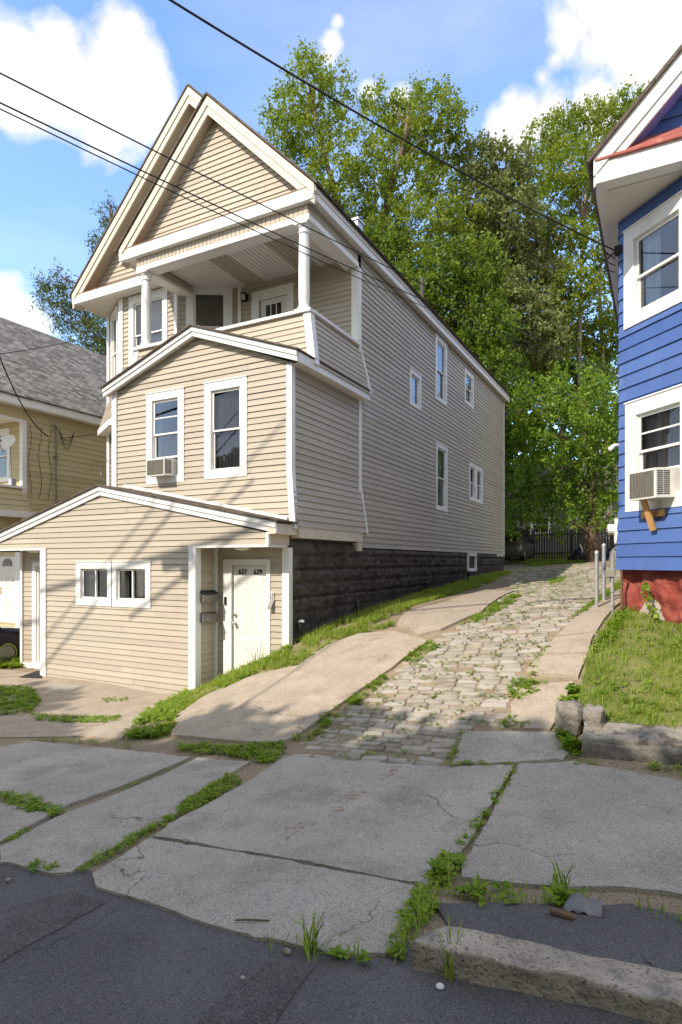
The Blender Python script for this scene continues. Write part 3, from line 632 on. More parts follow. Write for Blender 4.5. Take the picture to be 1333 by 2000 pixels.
    # corner board with kick, back strip with kick
    def kick(x, y, dx, dy, w, zt, zk, zb, t=.03):
        p = [(0,0,zt),(0,0,zk),(dx,dy,zb)]
        for (a, b) in zip(p, p[1:]):
            q = lambda k, u, v: (x+k[0]+u, y+k[1]+v, k[2])
            tr.hexa([q(b,-w,-t), q(b,t,-t), q(b,t,w), q(b,-w,w), q(a,-w,-t), q(a,t,-t), q(a,t,w), q(a,-w,w)])
    kick(XR, 9.5, .14, -.10, .09, 3.70, 1.72, .62)
    tr.hexa([(XR,12.36,1.72),(XR+.03,12.36,1.72),(XR+.03,12.43,1.72),(XR,12.43,1.72),(XR,12.36,3.7),(XR+.03,12.36,3.7),(XR+.03,12.43,3.7),(XR,12.43,3.7)])
    tr.hexa([(XR,12.38,.62),(XR+.2,12.38,.62),(XR+.2,12.44,.62),(XR,12.44,.62),(XR,12.38,1.72),(XR+.03,12.38,1.72),(XR+.03,12.44,1.72),(XR,12.44,1.72)])
    tr.box(-10.80, -10.66, 9.46, 9.56, .6, 3.78)
    # addition roof
    ar = MB(); slab_roof(ar, (-8.36,4.75), (-10.95,3.84), 9.27, 10.2, .03); slab_roof(ar, (-8.36,4.75), (-5.84,3.86), 9.27, 10.1, .03); slab_roof(ar, (-6.15,3.97), (-5.84,3.86), 10.1, 12.45, .03); ar.build('porch_skirt_roof', 'shingle', H)
    w1, w2, sf = MB(), MB(), MB()
    rake_boards(w1, w1, sf, (-8.36,4.75), (-10.93,3.85), 9.31, 9.5, .09, .09); rake_boards(w1, w1, sf, (-8.36,4.75), (-5.87,3.86), 9.31, 9.5, .09, .09)
    w1.box(-5.9, -5.86, 9.37, 12.43, 3.67, 3.85); sf.box(-6.1, -5.9, 9.5, 12.43, 3.68, 3.70)
    # ---------------- porch, third storey
    pp = MB(); FQ = Fr(0, 10.16, 1, 0); FQ.tilt = (4.9, 3.8, .22); siding(pp, FQ, [(-10.75,3.8),(-5.9,3.8),(-6.1,4.9),(-10.75,4.9)], .118, d=.018)
    FS.tilt = (4.88, 3.8, .25); siding(pp, FS, [(9.95,3.8),(12.42,3.8),(12.42,4.9),(10.16,4.9)], .118, d=.018); FS.tilt = None
    FQl = Fr(-10.75, 11.55, 0, -1); siding(pp, FQl, [(0,3.8),(1.39,3.8),(1.39,4.9),(0,4.9)], .118)
    pp.build('porch_parapet', 'siding', H)
    pr = MB(); pr.box(-10.85, XR+.06, 10.08, 10.26, 4.9, 4.96); pr.box(XR-.12, XR+.07, 10.26, 12.3, 4.9, 4.96); pr.box(-10.85, -10.68, 10.26, 11.55, 4.9, 4.96)
    pr.build('porch_rail', 'chalk', H)
    q = lambda x, y, z: (x, y, z)
    for (xa, ya, xb, yb) in ((XR, 10.16, -5.84, 9.93),):
        w = .13; t = .03
        tr.hexa([q(xb-w,yb-t,3.78), q(xb+t,yb-t,3.78), q(xb+t,yb+w,3.78), q(xb-w,yb+w,3.78), q(xa-w,ya-t,4.9), q(xa+t,ya-t,4.9), q(xa+t,ya+w,4.9), q(xa-w,ya+w,4.9)])
    tr.hexa([q(XR+.0,12.38,3.8), q(-5.80,12.38,3.8), q(-5.80,12.43,3.8), q(XR,12.43,3.8), q(XR,12.38,4.9), q(XR+.03,12.38,4.9), q(XR+.03,12.43,4.9), q(XR,12.43,4.9)])
    tr.hexa([q(-10.85,9.91,3.8), q(-10.72,9.91,3.8), q(-10.72,10.0,3.8), q(-10.85,10.0,3.8), q(-10.8,10.13,4.9), q(-10.68,10.13,4.9), q(-10.68,10.2,4.9), q(-10.8,10.2,4.9)])
    build_each(tr, 'corner_board', 'white', H)
    pf = MB(); pf.box(-10.7, XR-.05, 10.2, YF, 3.9, 3.98); pf.build('porch_floor', 'oldwood', H)
    for x in (-6.28, -10.56):
        cm = MB(); cx, cy = x, 10.25
        cm.lathe((cx, cy, 0), [(.125,5.0),(.125,5.06),(.105,5.08),(.112,5.3),(.112,5.8),(.105,6.3),(.096,6.46),(.096,6.5),(.115,6.51),(.115,6.54),(.10,6.55),(.10,6.6),(.13,6.63),(.13,6.66)], 20)
        cm.box(cx-.14, cx+.14, cy-.14, cy+.14, 4.96, 5.0); cm.box(cx-.15, cx+.15, cy-.15, cy+.15, 6.66, 6.69); cm.build('column', 'chalk', H, smooth=False)
    bm_, bw = MB(), MB()
    Fb = Fr(0, 10.12, 1, 0); FbR = Fr(XR, 0, 0, 1); vent_siding(bm_, Fb, -10.72, XR, 6.80, ZS); vent_siding(bm_, FbR, 10.14, 12.28, 6.80, ZS)
    FbL = Fr(-10.72, 11.9, 0, -1); vent_siding(bm_, FbL, 0, 1.78, 6.80, ZS); FbLi = Fr(-10.42, 10.4, 0, 1); vent_siding(bm_, FbLi, 0, 1.25, 6.76, 6.9)
    build_each(bm_, 'beam_cladding', 'siding', H)
    bw.box(-10.73, XR+.02, 10.1, 10.42, 6.69, 6.80); bw.box(XR-.32, XR+.02, 10.42, 12.3, 6.69, 6.80); bw.box(-10.73, -10.42, 10.42, 11.75, 6.69, 6.80)
    bw.box(-10.70, XR-.02, 10.14, 10.4, 6.8, 7.0); bw.box(XR-.3, XR-.02, 10.4, 12.28, 6.8, 7.0); bw.build('porch_beam', 'white', H)
    ce = MB(); n = 18; x0, x1 = -10.42, XR-.32
    cs = MB()
    for i in range(n*2):
        xa = x0+(x1-x0)*i/(n*2); xb = x0+(x1-x0)*(i+1)/(n*2); t = i/(n*2); stripe = .30 < t < .43 or .68 < t < .81
        (cs if stripe else ce).box(xa, xb-.012, 10.42, YF+.6, 6.93, 6.95)
    ce.box(x0, x1, 10.42, YF+.6, 6.95, 6.97); ce.build('porch_ceiling', 'soffit', H); cs.build('ceiling_stripe', 'siding', H)
    # porch door with lites, lamp
    dw = MB(); FP.box(dw, -9.06, -8.83, 3.95, 6.72, 0, .03); FP.box(dw, -7.99, -7.82, 3.95, 6.72, 0, .03); FP.box(dw, -8.83, -7.99, 6.55, 6.72, 0, .03); FP.box(dw, -8.83, -7.99, 6.49, 6.55, -.03, .01)
    dw = dw.build('door_frame', 'white', H)
    dl = MB(); FP.box(dl, -8.82, -8.0, 3.98, 6.48, -.06, -.02); d = dl.build('porch_door', 'door', H)
    gl = MB(); wm = MB(); FP.box(gl, -8.66, -8.16, 5.85, 6.34, -.02, -.012)
    for a in (-8.66, -8.497, -8.333, -8.17): FP.box(wm, a-.012, a+.012, 5.83, 6.36, -.02, .0)
    FP.box(wm, -8.672, -8.158, 6.34, 6.37, -.02, 0); gl.build('door_pane', 'carglass', d); wm.build('muntin', 'white', d)
    lp = MB(); c = FP.p(-9.22, 6.62, .14); lp.lathe((c.x, c.y, c.z), [(.02,.1),(.075,.085),(.08,.07),(.055,.06)], 8); lp.lathe((c.x, c.y, c.z), [(.05,-.12),(.06,-.1),(.02,-.13)], 8)
    for k in range(6):
        a = k*math.pi/3; lp.bar((c.x+.06*math.cos(a), c.y+.06*math.sin(a), c.z-.1), (c.x+.06*math.cos(a), c.y+.06*math.sin(a), c.z+.07), .01, .01)
    lp.bar((c.x, c.y, c.z+.08), (c.x, YF, c.z+.03), .03, .03); lp.box(c.x-.05, c.x+.05, YF-.03, YF, c.z-.08, c.z+.1); l = lp.build('wall_lamp', 'black', H)
    lg = MB(); lg.lathe((c.x, c.y, c.z), [(.045,-.1),(.05,0),(.045,.06)], 10); lg.build('lamp_glass', 'lampwhite', l, smooth=True)
    # ---------------- gables and roof
    gs = MB(); Fg1 = Fr(0, 10.25, 1, 0); siding(gs, Fg1, [(-11.1,7.27),(-5.97,7.27),(-8.53,9.83)], .118); Fg2 = Fr(0, 11.42, 1, 0); siding(gs, Fg2, [(-14.1,7.27),(-6.0,7.27),(-10.04,11.32)], .118)
    gs.build('gable_wall', 'siding', H)
    rA, rB, rS = MB(), MB(), MB()
    for rdg, ev, y0, y1 in (((-8.53,9.90),(-11.16,7.27),9.98,10.25), ((-8.53,9.90),(-5.90,7.27),9.98,10.25), ((-10.04,11.41),(-14.18,7.27),11.07,11.42), ((-10.04,11.41),(-8.4,9.77),11.07,11.42)):
        rake_boards(rA, rB, rS, rdg, ev, y0, y1)
    rA.build('rake_board', 'cream', H); rB.build('inner_rake_board', 'cream', H); rS.build('rake_soffit', 'siding', H)
    cn, cu = MB(), MB()
    cu.box(-11.2, -5.88, 10.01, 10.3, 7.14, 7.25); cn.box(-11.16, -5.92, 9.985, 10.12, 7.0, 7.14); cu.box(-14.2, -10.9, 11.10, 11.45, 7.14, 7.25); cn.box(-14.16, -10.9, 11.075, 11.2, 7.0, 7.14)
    cu.box(-5.93, -5.88, 10.3, 26.85, 7.14, 7.25); cn.box(-5.95, -5.905, 10.12, 26.83, 7.0, 7.14); cu.box(-11.2, -11.15, 10.3, 11.1, 7.14, 7.25); cn.box(-11.16, -11.12, 10.12, 11.08, 7.0, 7.14)
    cu.box(-14.2, -14.15, 11.45, 26.85, 7.14, 7.25); cn.box(-14.16, -14.12, 11.2, 26.83, 7.0, 7.14)
    cu.build('cornice_cap', 'soffit', H); cn.build('cornice', 'white', H)
    br = MB(); br.box(-11.2, -5.9, 10.0, 10.26, 7.25, 7.268); br.box(-14.2, -11.0, 11.09, 11.43, 7.25, 7.268); br.build('drip_edge', 'brown', H)
    # eave soffits
    for i in range(int((26.8-10.12)/.16)):
        y = 10.12+i*.16; sf.box(-6.12, -5.95, y, y+.148, 7.03, 7.05)
    sf.box(-6.12, -5.95, 10.12, 26.8, 7.05, 7.06)
    for i in range(int(5.0/.16)):
        x = -11.12+i*.16; sf.box(x, x+.148, 10.12, 10.14, 7.03, 7.05)
    sf.box(-14.12, -10.72, 11.2, 13.0, 7.03, 7.05); sf.box(-14.12, -13.85, 13.0, 26.8, 7.03, 7.05); sf.box(-11.12, -10.72, 10.12, 11.2, 7.03, 7.05); sf.box(-10.72, -5.96, 10.06, 10.13, 7.03, 7.05)
    sf.build('soffit', 'soffit', H); w1.build('eave_fascia', 'white', H)
    rf = MB(); slab_roof(rf, (-10.04,11.43), (-14.25,7.24), 11.05, 26.95, .04); slab_roof(rf, (-10.04,11.43), (-5.82,7.22), 11.05, 26.95, .04); slab_roof(rf, (-8.53,9.92), (-5.82,7.22), 9.94, 11.05, .04); slab_roof(rf, (-8.53,9.92), (-11.24,7.22), 9.94, 11.42, .04)
    rf.build('roof', 'shingle', H)
    ch = MB(); ch.box(-6.82, -6.56, 13.2, 13.5, 7.8, 8.36); ch.box(-6.85, -6.53, 13.17, 13.53, 8.36, 8.41); ch.build('chimney', 'galv', H)
    vp = MB(); p = pxs(825, 590, 18.6); vp.tube([(p.x, p.y, p.z-1.2), (p.x, p.y, p.z+.75)], .06, 10); vp.build('vent_pipe', 'oldwood', H)
    # ---------------- street level entry block
    hg = []
    hg.append(window(H, FG, -11.18, -10.075, -.92, .003, .14, 'curtain_grey', slider=True, glass='glass', cur=[(0,.3)], meet=.5)); hg.append(window(H, FG, -10.095, -8.994, -.92, .006, .14, 'curtain_grey', slider=True, cur=[(0,.25),(.55,.75)], meet=.5))
    gm = MB(); siding(gm, FG, [(-12.2,-2.62),(-7.85,-2.62),(-7.85,.30),(-12.2,.30)], .1165, hg, base=-2.6); siding(gm, FG, [(-15.1,.30),(-6.17,.30),(-6.17,.52),(-10.44,1.42),(-15.1,.30)], .1165, base=-2.6)
    siding(gm, FD, [(-13.88,-2.62),(XR-.03,-2.62),(XR-.03,.32),(-13.88,.32)], .118, [(-13.48,-12.55,-2.7,-.08),(-7.43,-6.61,-2.7,-.06)], base=-2.6)
    Fs1 = Fr(-7.865, 8.86, 0, 1); siding(gm, Fs1, [(0,-2.62),(.59,-2.62),(.59,.30),(0,.30)], .1165, base=-2.6)
    Fs2 = Fr(-12.22, 9.45, 0, -1); siding(gm, Fs2, [(0,-2.62),(.59,-2.62),(.59,.30),(0,.30)], .1165, base=-2.6)
    Fs3 = Fr(-13.88, 11, 0, -1); siding(gm, Fs3, [(0,-2.62),(1.55,-2.62),(1.55,.30),(0,.30)], .1165, base=-2.6)
    gm.build('entry_wall', 'siding', H)
    gt = MB()
    gt.box(-7.99, -7.82, 8.82, 8.98, -2.6, .31); gt.box(-12.36, -12.17, 8.82, 8.98, -2.6, .31); gt.box(-7.82, -6.15, 8.83, 8.9, .27, .312); gt.box(-6.2, -6.15, 8.9, 9.44, .27, .312); gt.box(-15.1, -12.36, 8.83, 8.9, .27, .312)
    gt.box(-6.21, -6.145, 8.825, 8.9, .312, .53); gt.box(-6.24, -6.09, 9.40, 9.53, -2.0, .27); gt.box(-7.87, -7.79, 9.40, 9.46, -2.5, .3); gt.box(-13.93, -13.85, 9.40, 9.5, -2.6, .3); gt.box(-13.85, -13.5, 9.42, 9.46, -2.6, -2.45)
    build_each(gt, 'entry_trim', 'white', H)
    gc = MB(); gc.box(-15.1, -6.16, 8.9, 9.43, .312, .33); gc.build('entry_ceiling', 'soffit', H)
    cr.box(-6.17, -6.14, 8.9, 9.5, .315, .56); cr.box(-6.14, -5.985, 8.80, 9.52, .50, .69)
    build_each(cr, 'sill_beam', 'cream', H)
    gr = MB(); slab_roof(gr, (-10.43,1.60), (-5.93,.71), 8.74, 9.49, .03); slab_roof(gr, (-10.43,1.60), (-15.3,.27), 8.74, 11.4, .03); gr.build('entry_roof', 'shingle', H)
    fa, fs_ = MB(), MB(); rake_boards(fa, fa, fs_, (-10.43,1.60), (-5.97,.71), 8.78, 8.86, .10, .09); rake_boards(fa, fa, fs_, (-10.43,1.60), (-15.3,.27), 8.78, 8.86, .10, .09)
    fa.bar((-10.3, 9.36, 1.66), (-6.1, 9.36, .81), .02, .06); fa.build('entry_fascia', 'white', H); fs_.build('entry_soffit', 'white', H)
    for x in (-6.95, -13.0):
        lb = MB(); lb.lathe((x, 9.12, 0), [(.06,.22),(.13,.235),(.14,.27),(.14,.312)], 16); lb.build('ceiling_lamp', 'lampwhite', H, smooth=True)
    # doors
    cs = MB()
    for (a, b, o) in ((-7.64,-7.43,1), (-6.61,-6.525,1)):
        FD.box(cs, a, b, -2.5, .04, 0, .03)
    FD.box(cs, -7.43, -6.61, -.06, .04, 0, .03); FD.box(cs, -7.60, -6.56, .04, .055, 0, .04); FD.box(cs, -7.455, -7.43, -2.5, -.06, .03, .045)
    cs.build('door_casing', 'white', H)
    P6 = [(.12,.44,.06,.30),(.56,.88,.06,.30),(.12,.44,.36,.78),(.56,.88,.36,.78),(.12,.44,.83,.94),(.56,.88,.83,.94)]
    dr = six_panel_door(H, FD, -7.425, -6.615, -2.12, -.065, -.015, P6)
    for z in (-1.19, -1.02):
        c = FD.p(-7.36, z, -.015); hk = MB(); hk.tube([c, c+Vector((0,-.05,0))], [.035,.03], 14); hk.tube([c+Vector((0,-.05,0)), c+Vector((0,-.07,0))], [.02,.02], 10)
        if z < -1.1: hk.tube([c+Vector((0,-.06,0)), c+Vector((.0,-.075,0)), c+Vector((0,-.10,0)), c+Vector((0,-.115,0))], [.02,.036,.036,.015], 14)
        hk.build('handle' if z < -1.1 else 'deadbolt', 'chrome', dr, smooth=True)
    text(dr, '637', FD, -7.19, -.19, -.008, .135, 'black'); text(dr, '639', FD, -6.83, -.19, -.008, .135, 'black')
    db = MB(); FD.box(db, -7.60, -7.55, -.84, -.68, .03, .055); db.build('doorbell', 'black', H, bevel=.006)
    ld = MB(); FD.box(ld, -13.5, -13.36, -2.56, 0.0, 0, .03); FD.box(ld, -13.36, -12.4, -.1, 0, 0, .03); FD.box(ld, -13.36, -13.30, -2.56, -.1, -.05, .0); FD.box(ld, -13.36, -12.5, -2.6, -2.42, -.05, .06); ld.build('side_door_casing', 'white', H)
    six_panel_door(H, FD, -13.30, -12.5, -2.42, -.1, -.03, P6)
    return H
HOUSE = beige_house()
FAx = Fr(0, 9.5, 1, 0); FDx = Fr(0, 9.45, 1, 0)
air_conditioner('small window air conditioner with dented grey coil in the tan house window', FAx, -9.23, 1.80, .50, .36, .30, 0.0)
def mailboxes():
    F = Fr(-7.84, 8.86, 0, 1); F.n = Vector((1,0,0))
    for z, lab, opened in ((-.78, 'upper grey metal mailbox with its black lid ajar beside white door', True), (-1.16, 'lower grey metal mailbox with closed lid beside white door', False)):
        root = thing('mailbox', lab, 'mailbox', F.p(.3, z, .02), 'grey mailboxes on the entry side wall')
        mb = MB(); F.box(mb, .10, .50, z, z+.15, .012, .115); mb.build('box', 'mailbox', root, bevel=.012)
        ld = MB(); 
        if opened: ld.hexa([F.p(.09,z+.155,.12),F.p(.51,z+.155,.12),F.p(.51,z+.20,.012),F.p(.09,z+.20,.012),F.p(.09,z+.175,.13),F.p(.51,z+.175,.13),F.p(.51,z+.235,.012),F.p(.09,z+.235,.012)])
        else: ld.hexa([F.p(.09,z+.15,.125),F.p(.51,z+.15,.125),F.p(.51,z+.165,.012),F.p(.09,z+.165,.012),F.p(.09,z+.16,.13),F.p(.51,z+.16,.13),F.p(.51,z+.185,.012),F.p(.09,z+.185,.012)])
        ld.build('lid', 'black' if opened else 'mailbox', root)
    k = thing('key_lockbox', 'small grey keypad lockbox on tan wall right of white door', 'lockbox', FDx.p(-6.47, -.75, .02))
    mb = MB(); FDx.box(mb, -6.52, -6.43, -.74, -.56, .016, .05); mb.build('keypad_body', 'acwhite', k, bevel=.008)
    bt = MB()
    for i in range(2):
        for j in range(5): FDx.box(bt, -6.505+.04*i, -6.485+.04*i, -.72+.03*j, -.70+.03*j, .05, .055)
    bt.build('keypad_button', 'black', k); lid = MB(); lid.hexa([FDx.p(-6.53,-.88,.12),FDx.p(-6.45,-.88,.12),FDx.p(-6.45,-.88,.10),FDx.p(-6.53,-.88,.10),FDx.p(-6.52,-.745,.055),FDx.p(-6.43,-.745,.055),FDx.p(-6.43,-.745,.03),FDx.p(-6.52,-.745,.03)]); lid.build('keypad_cover', 'mailbox', k)
mailboxes()

# ------------------------------------------------------------------ blue house on the right
def blue_house():
    H = thing('house', 'blue sided house with white window trim, red stone foundation and red edged gable', 'house', (2.5, 12, -1))
    q = math.sqrt(.5); FB = Fr(-.57, 9.98, q, -q); L = 1.45
    h1 = window(H, FB, .12, 1.30, 3.44, 4.88, .19, 'curtain_blue', cur=[(0,.42),(.82,1)], meet=.47, glass='glass2')
    h2 = window(H, FB, .15, 1.33, .74, 2.33, .20, 'curtain_grey', lites=2, cut=1.27, meet=.38, cur=[(0,1)])
    mb = MB(); FB.tilt = (.9, -.1, .06)
    siding(mb, FB, [(0,-.11),(L,-.11),(L,5.1),(0,5.1)], .192, [h1, h2], d=.022); FB.tilt = None
    e = FB.p(L, 0); FF = Fr(e.x, e.y, 1, 0); siding(mb, FF, [(0,-.11),(3.2,-.11),(3.2,5.1),(0,5.1)], .192, d=.022)
    FLw = Fr(-.57, 24, 0, -1); siding(mb, FLw, [(0,-.11),(14.02,-.11),(14.02,5.1),(0,5.1)], .192, d=.022)
    mb.build('siding_wall', 'blue', H)
    Y0 = 8.80
    # gable: cornice, red ledge, stepped rakes, blue wall with lilac lower part
    XE, RX = -.82, 3.1; RZ = 5.45+(RX-XE)
    gw = MB(); Fg = Fr(0, 9.15, 1, 0); siding(gw, Fg, [(-.5,5.5),(6.7,5.5),(RX,9.0)], .2, d=.022); gw.build('gable_wall', 'blue', H)
    cn, rd, rA, rB, rS, sf = MB(), MB(), MB(), MB(), MB(), MB()
    cn.box(XE, 7, Y0+.03, 9.0, 5.22, 5.40); cn.box(XE+.03, 7, Y0, 9.0, 5.10, 5.22); cn.box(XE, XE+.07, 9.0, 24.3, 5.12, 5.40); cn.build('cornice', 'white', H)
    rd.hexa([(XE+.02,Y0-.015,5.40),(7,Y0-.015,5.40),(7,9.2,5.40),(XE+.02,9.2,5.40),(XE+.02,Y0-.015,5.425),(7,Y0-.015,5.425),(7,9.2,5.80),(XE+.3,9.2,5.80)]); rd.build('red_ledge', 'red_paint', H)
    rake_boards(rA, rB, rS, (RX,RZ), (XE,5.45), Y0, 9.15, .17, .10); rake_boards(rA, rB, rS, (RX,RZ), (7,5.45), Y0, 9.15, .17, .10)
    rA.build('rake_board', 'soffit', H); rB.build('inner_rake_board', 'white', H); rS.build('rake_soffit', 'lilac', H)
    sf.box(XE+.07, 7, 9.0, 10.6, 5.12, 5.14); sf.box(XE+.07, -.5, 10.6, 24.2, 5.12, 5.14); sf.box(XE+.2, 6, 9.06, 9.09, 5.105, 5.12); sf.box(XE+.16, XE+.19, 9.06, 9.7, 5.105, 5.12); sf.build('soffit', 'soffit', H)
    rf = MB(); slab_roof(rf, (RX,RZ), (XE-.06,5.39), Y0-.04, 24.4, .045); slab_roof(rf, (RX,RZ), (7.1,5.39), Y0-.04, 24.4, .045); rf.build('roof', 'shingle', H)
    # rough red foundation along the bay, bare at its foot
    fm, fb = MB(), MB(); Ff = Fr(-.57+.04, 9.98+.02, q, -q); na, nz = 46, 26
    def foot(a): p = Ff.p(a, 0); return G(p.x, p.y)-.15
    def pt(a, z): 
        n_ = noise.noise(Vector((a*3.1, z*3.5, 2)))*.09+noise.noise(Vector((a*9, z*11, 5)))*.035+abs(noise.noise(Vector((a*2, z*5, 9))))*-.05
        return Ff.p(a, z, -.02+n_)
    for tgt, lo, hi in ((fm, 0, 1),):
        for i in range(na):
            for j in range(nz):
                a = -.02+1.6*i/(na-1); z = -1.1+(-.10+1.1)*j/(nz-1); tgt.v.append(pt(a, z))
        for i in range(na-1):
            for j in range(nz-1): tgt.f.append((i*nz+j, (i+1)*nz+j, (i+1)*nz+j+1, i*nz+j+1))
    fm.build('foundation_wall', 'red_stone', H, smooth=True)
    for i in range(24):
        for j in range(8):
            a = .25+.55*i/23; z = -.82+(.30*max(.05, math.sin(math.pi*i/23)))*j/7; p = pt(a, z); n_ = Ff.n*.015*math.sin(math.pi*min(1, i/23))*(1-j/7.5); fb.v.append(p+n_+Ff.n*.004)
    for i in range(23):
        for j in range(7): fb.f.append((i*8+j, (i+1)*8+j, (i+1)*8+j+1, i*8+j+1))
    fb.build('bare_mortar_patch', 'bare_stone', H, smooth=True)
    cb = MB(); cb.box(-.50, 6.2, 10.2, 24, -1.2, -.11); cb.box(.75, 5, 9.3, 10.2, -1.4, -.11); cb.build('cellar_block', 'red_stone', H)
    air_conditioner('large white window air conditioner propped on a wooden cross at the blue house', FB, .82, .87, .47, .40, .36, .0, 3)
    # wooden cross brace leaning under the unit
    w = thing('wooden_brace', 'cross of two new timber pieces propping the air conditioner on blue siding', 'brace', FB.p(.62, .45, .1))
    a = MB(); a.bar(FB.p(.70, .87, .22), FB.p(.74, .44, .09), .085, .035, FB.n); a.build('upright_timber', 'wood', w)
    a = MB(); a.bar(FB.p(.50, .66, .055), FB.p(.90, .675, .055), .035, .09); a.build('cross_timber', 'wood', w)
    c = thing('security_camera', 'small white security camera on blue siding corner', 'camera', FB.p(-.05, 1.72, .03))
    m = MB(); p = FB.p(-.02, 1.76, .0); m.tube([p, p+Vector((-.05,-.05,.0))], [.025,.025], 12); m.tube([p+Vector((-.04,-.05,0)), p+Vector((-.10,-.08,-.03))], [.015,.015], 8); m.build('bracket', 'white', c)
    m = MB(); q0 = p+Vector((-.07,-.04,-.02)); m.tube([q0, q0+Vector((-.03,-.12,-.05)), q0+Vector((-.033,-.13,-.055))], [.033,.033,.022], 14); m.build('lens_body', 'white', c)
    return H, FB
BLUE, FB = blue_house()

# ------------------------------------------------------------------ yellow house on the left
def yellow_house():
    X = -17.5
    H = thing('house', 'pale yellow sided house with grey shingle roof and open side porch', 'house', (-21, 14, -2.8))
    F = Fr(X, 0, 0, 1); mb = MB(); siding(mb, F, [(11.9,-2.8),(26,-2.8),(26,4.75),(11.9,4.75)], .172, d=.02)
    FF = Fr(0, 11.9, 1, 0); h = window(H, FF, -19.4, -18.12, 2.55, 4.2, .12, 'curtain_pale')
    siding(mb, FF, [(-25,-2.8),(X,-2.8),(X,4.75),(-25,4.75)], .172, [h], d=.02); mb.build('siding_wall', 'yellow', H)
    sk = MB(); F.tilt = (2.27, 1.55, .34); siding(sk, F, [(9.6,1.55),(11.95,1.55),(11.95,2.27),(9.6,2.27)], .172, d=.02); F.tilt = None
    FQ = Fr(0, 9.6, 1, 0); FQ.tilt = (2.27, 1.55, .3); siding(sk, FQ, [(-25,1.55),(X,1.55),(X,2.27),(-25,2.27)], .172, d=.02); sk.build('porch_parapet', 'yellow', H)
    tr = MB(); tr.box(X-.06, X+.07, 9.5, 11.95, 2.27, 2.34); tr.box(X-.3, X+.36, 9.5, 12.1, 1.36, 1.55); tr.box(X-.1, X+.05, 11.86, 12.0, 1.55, 4.4); tr.box(X-.14, X, 9.6, 9.74, 2.3, 4.4); tr.box(X-.16, X+.012, 9.55, 11.9, 4.34, 4.42)
    tr.box(X+.0, X+.05, 12.0, 12.35, -2.6, .1); tr.box(X-.28, X+.05, 11.84, 11.9, -2.6, .35); build_each(tr, 'porch_trim', 'white', H)
    bm_ = MB(); vent_siding(bm_, F, 9.6, 11.9, 4.42, 4.75); vent_siding(bm_, F, 9.6, 11.9, .9, 1.36); build_each(bm_, 'beam_cladding', 'yellow', H)
    sf = MB(); sf.box(-25, X+.3, 9.3, 26.2, 4.75, 4.78); sf.box(-25, X, 9.6, 11.9, 4.40, 4.42); sf.box(-25, X, 9.6, 11.9, 1.34, 1.36); sf.build('soffit', 'soffit', H)
    fa = MB(); fa.box(X+.26, X+.31, 9.3, 26.2, 4.78, 5.02); fa.build('eave_fascia', 'white', H)
    rf = MB(); slab_roof(rf, (X-3.9,8.92), (X+.34,4.99), 9.25, 26.3, .06); slab_roof(rf, (X-3.9,8.92), (X-8.1,4.99), 9.25, 26.3, .06)
    rf.uv = lambda p: (p.y, p.z*1.42); rf.build('roof', 'yroof', H)
    six_panel_door(H, FF, -18.62, -17.80, -1.9, .18, .03, [(.12,.44,.08,.4),(.56,.88,.08,.4),(.12,.44,.45,.7),(.56,.88,.45,.7)])
    fl = MB(); c = FF.p(-18.21, -.12, .04)
    P = [(c.x+.24*math.cos(R(a)), c.y, c.z+.24*math.sin(R(a))) for a in range(0, 181, 15)]; fl.prism(P, (0, -.01, 0)); fl.build('fanlight', 'carglass', H)
    kn = MB(); k = FF.p(-18.55, -.95, .05)
    for dz in (0, .12): kn.tube([k+Vector((0,0,dz)), k+Vector((0,-.06,dz))], [.035,.03], 12)
    kn.build('handle', 'brass', H)
    # service mast with insulators, drip loops, second conduit
    ms = MB(); p = pxs(107, 840, X/ray(107, 840).x*1.0); y, z = p.y, p.z; xm = X+.09
    ms.tube([(xm,y,z+.08),(xm,y,z-5)], .026, 8); ms.tube([(xm,y,z+.05),(xm+.1,y-.12,z+.16),(xm+.16,y-.05,z+.06)], .045, 8)
    for dz in (-.9, -3.2): ms.box(X, xm+.04, y-.06, y+.06, z+dz, z+dz+.05)
    ms.tube([(xm,y+3.1,z-1.3),(xm,y+3.1,z-5)], .03, 8); ms.build('service_mast', 'acgrey', H)
    lp = MB()
    for k in range(3):
        pts = [Vector((xm+.05,y+.05,z+.02))+Vector((.05*t, .55*t+.0*k, -.55*math.sin(math.pi*t)*(.6+.25*k)+.0)) for t in [i/8 for i in range(9)]]; lp.tube(pts, .010, 5)
    for k in range(3):
        y0 = 12.1+.35*k; pts = [(X+.06, y0+.06*math.sin(i*1.3+k), 4.3-.33*i) for i in range(8)]; lp.tube(pts, .007, 5)
    lp.build('loose_cable', 'wire', H)
    d = thing('satellite_dish', 'grey white satellite dish on a bent arm at the yellow house porch', 'satellite dish', (X+.15, 11.2, 2.4))
    c = pxs(14, 868, X/ray(14, 868).x*.985); ax = Vector((.25,-.82,.5)).normalized(); u = ax.cross(Vector((0,0,1))).normalized(); w = u.cross(ax); m = MB(); n = 20
    for rr in (0.001, .12, .24, .33):
        for j in range(n): m.v.append(tuple(c+(u*math.cos(j*2*math.pi/n)*1.0+w*math.sin(j*2*math.pi/n)*.9)*rr+ax*(rr*rr*.9)))
    m.f = [(k*n+j, k*n+(j+1) % n, (k+1)*n+(j+1) % n, (k+1)*n+j) for k in range(3) for j in range(n)]; m.build('reflector', 'soffit', d, smooth=True)
    m = MB(); m.tube([c, c-ax*.15, Vector((X-.02, 11.55, 2.5)), Vector((X-.02, 11.6, 2.3))], .025, 8); m.box(X-.1, X+.05, 11.5, 11.66, 2.3, 2.55); m.build('mast', 'galv', d)
    m = MB(); e = c+ax*.38-w*.1; m.tube([c-w*.3, e], .015, 6); m.tube([e, e-ax*.12], [.05,.06], 10); m.build('receiver_arm', 'acgrey', d)
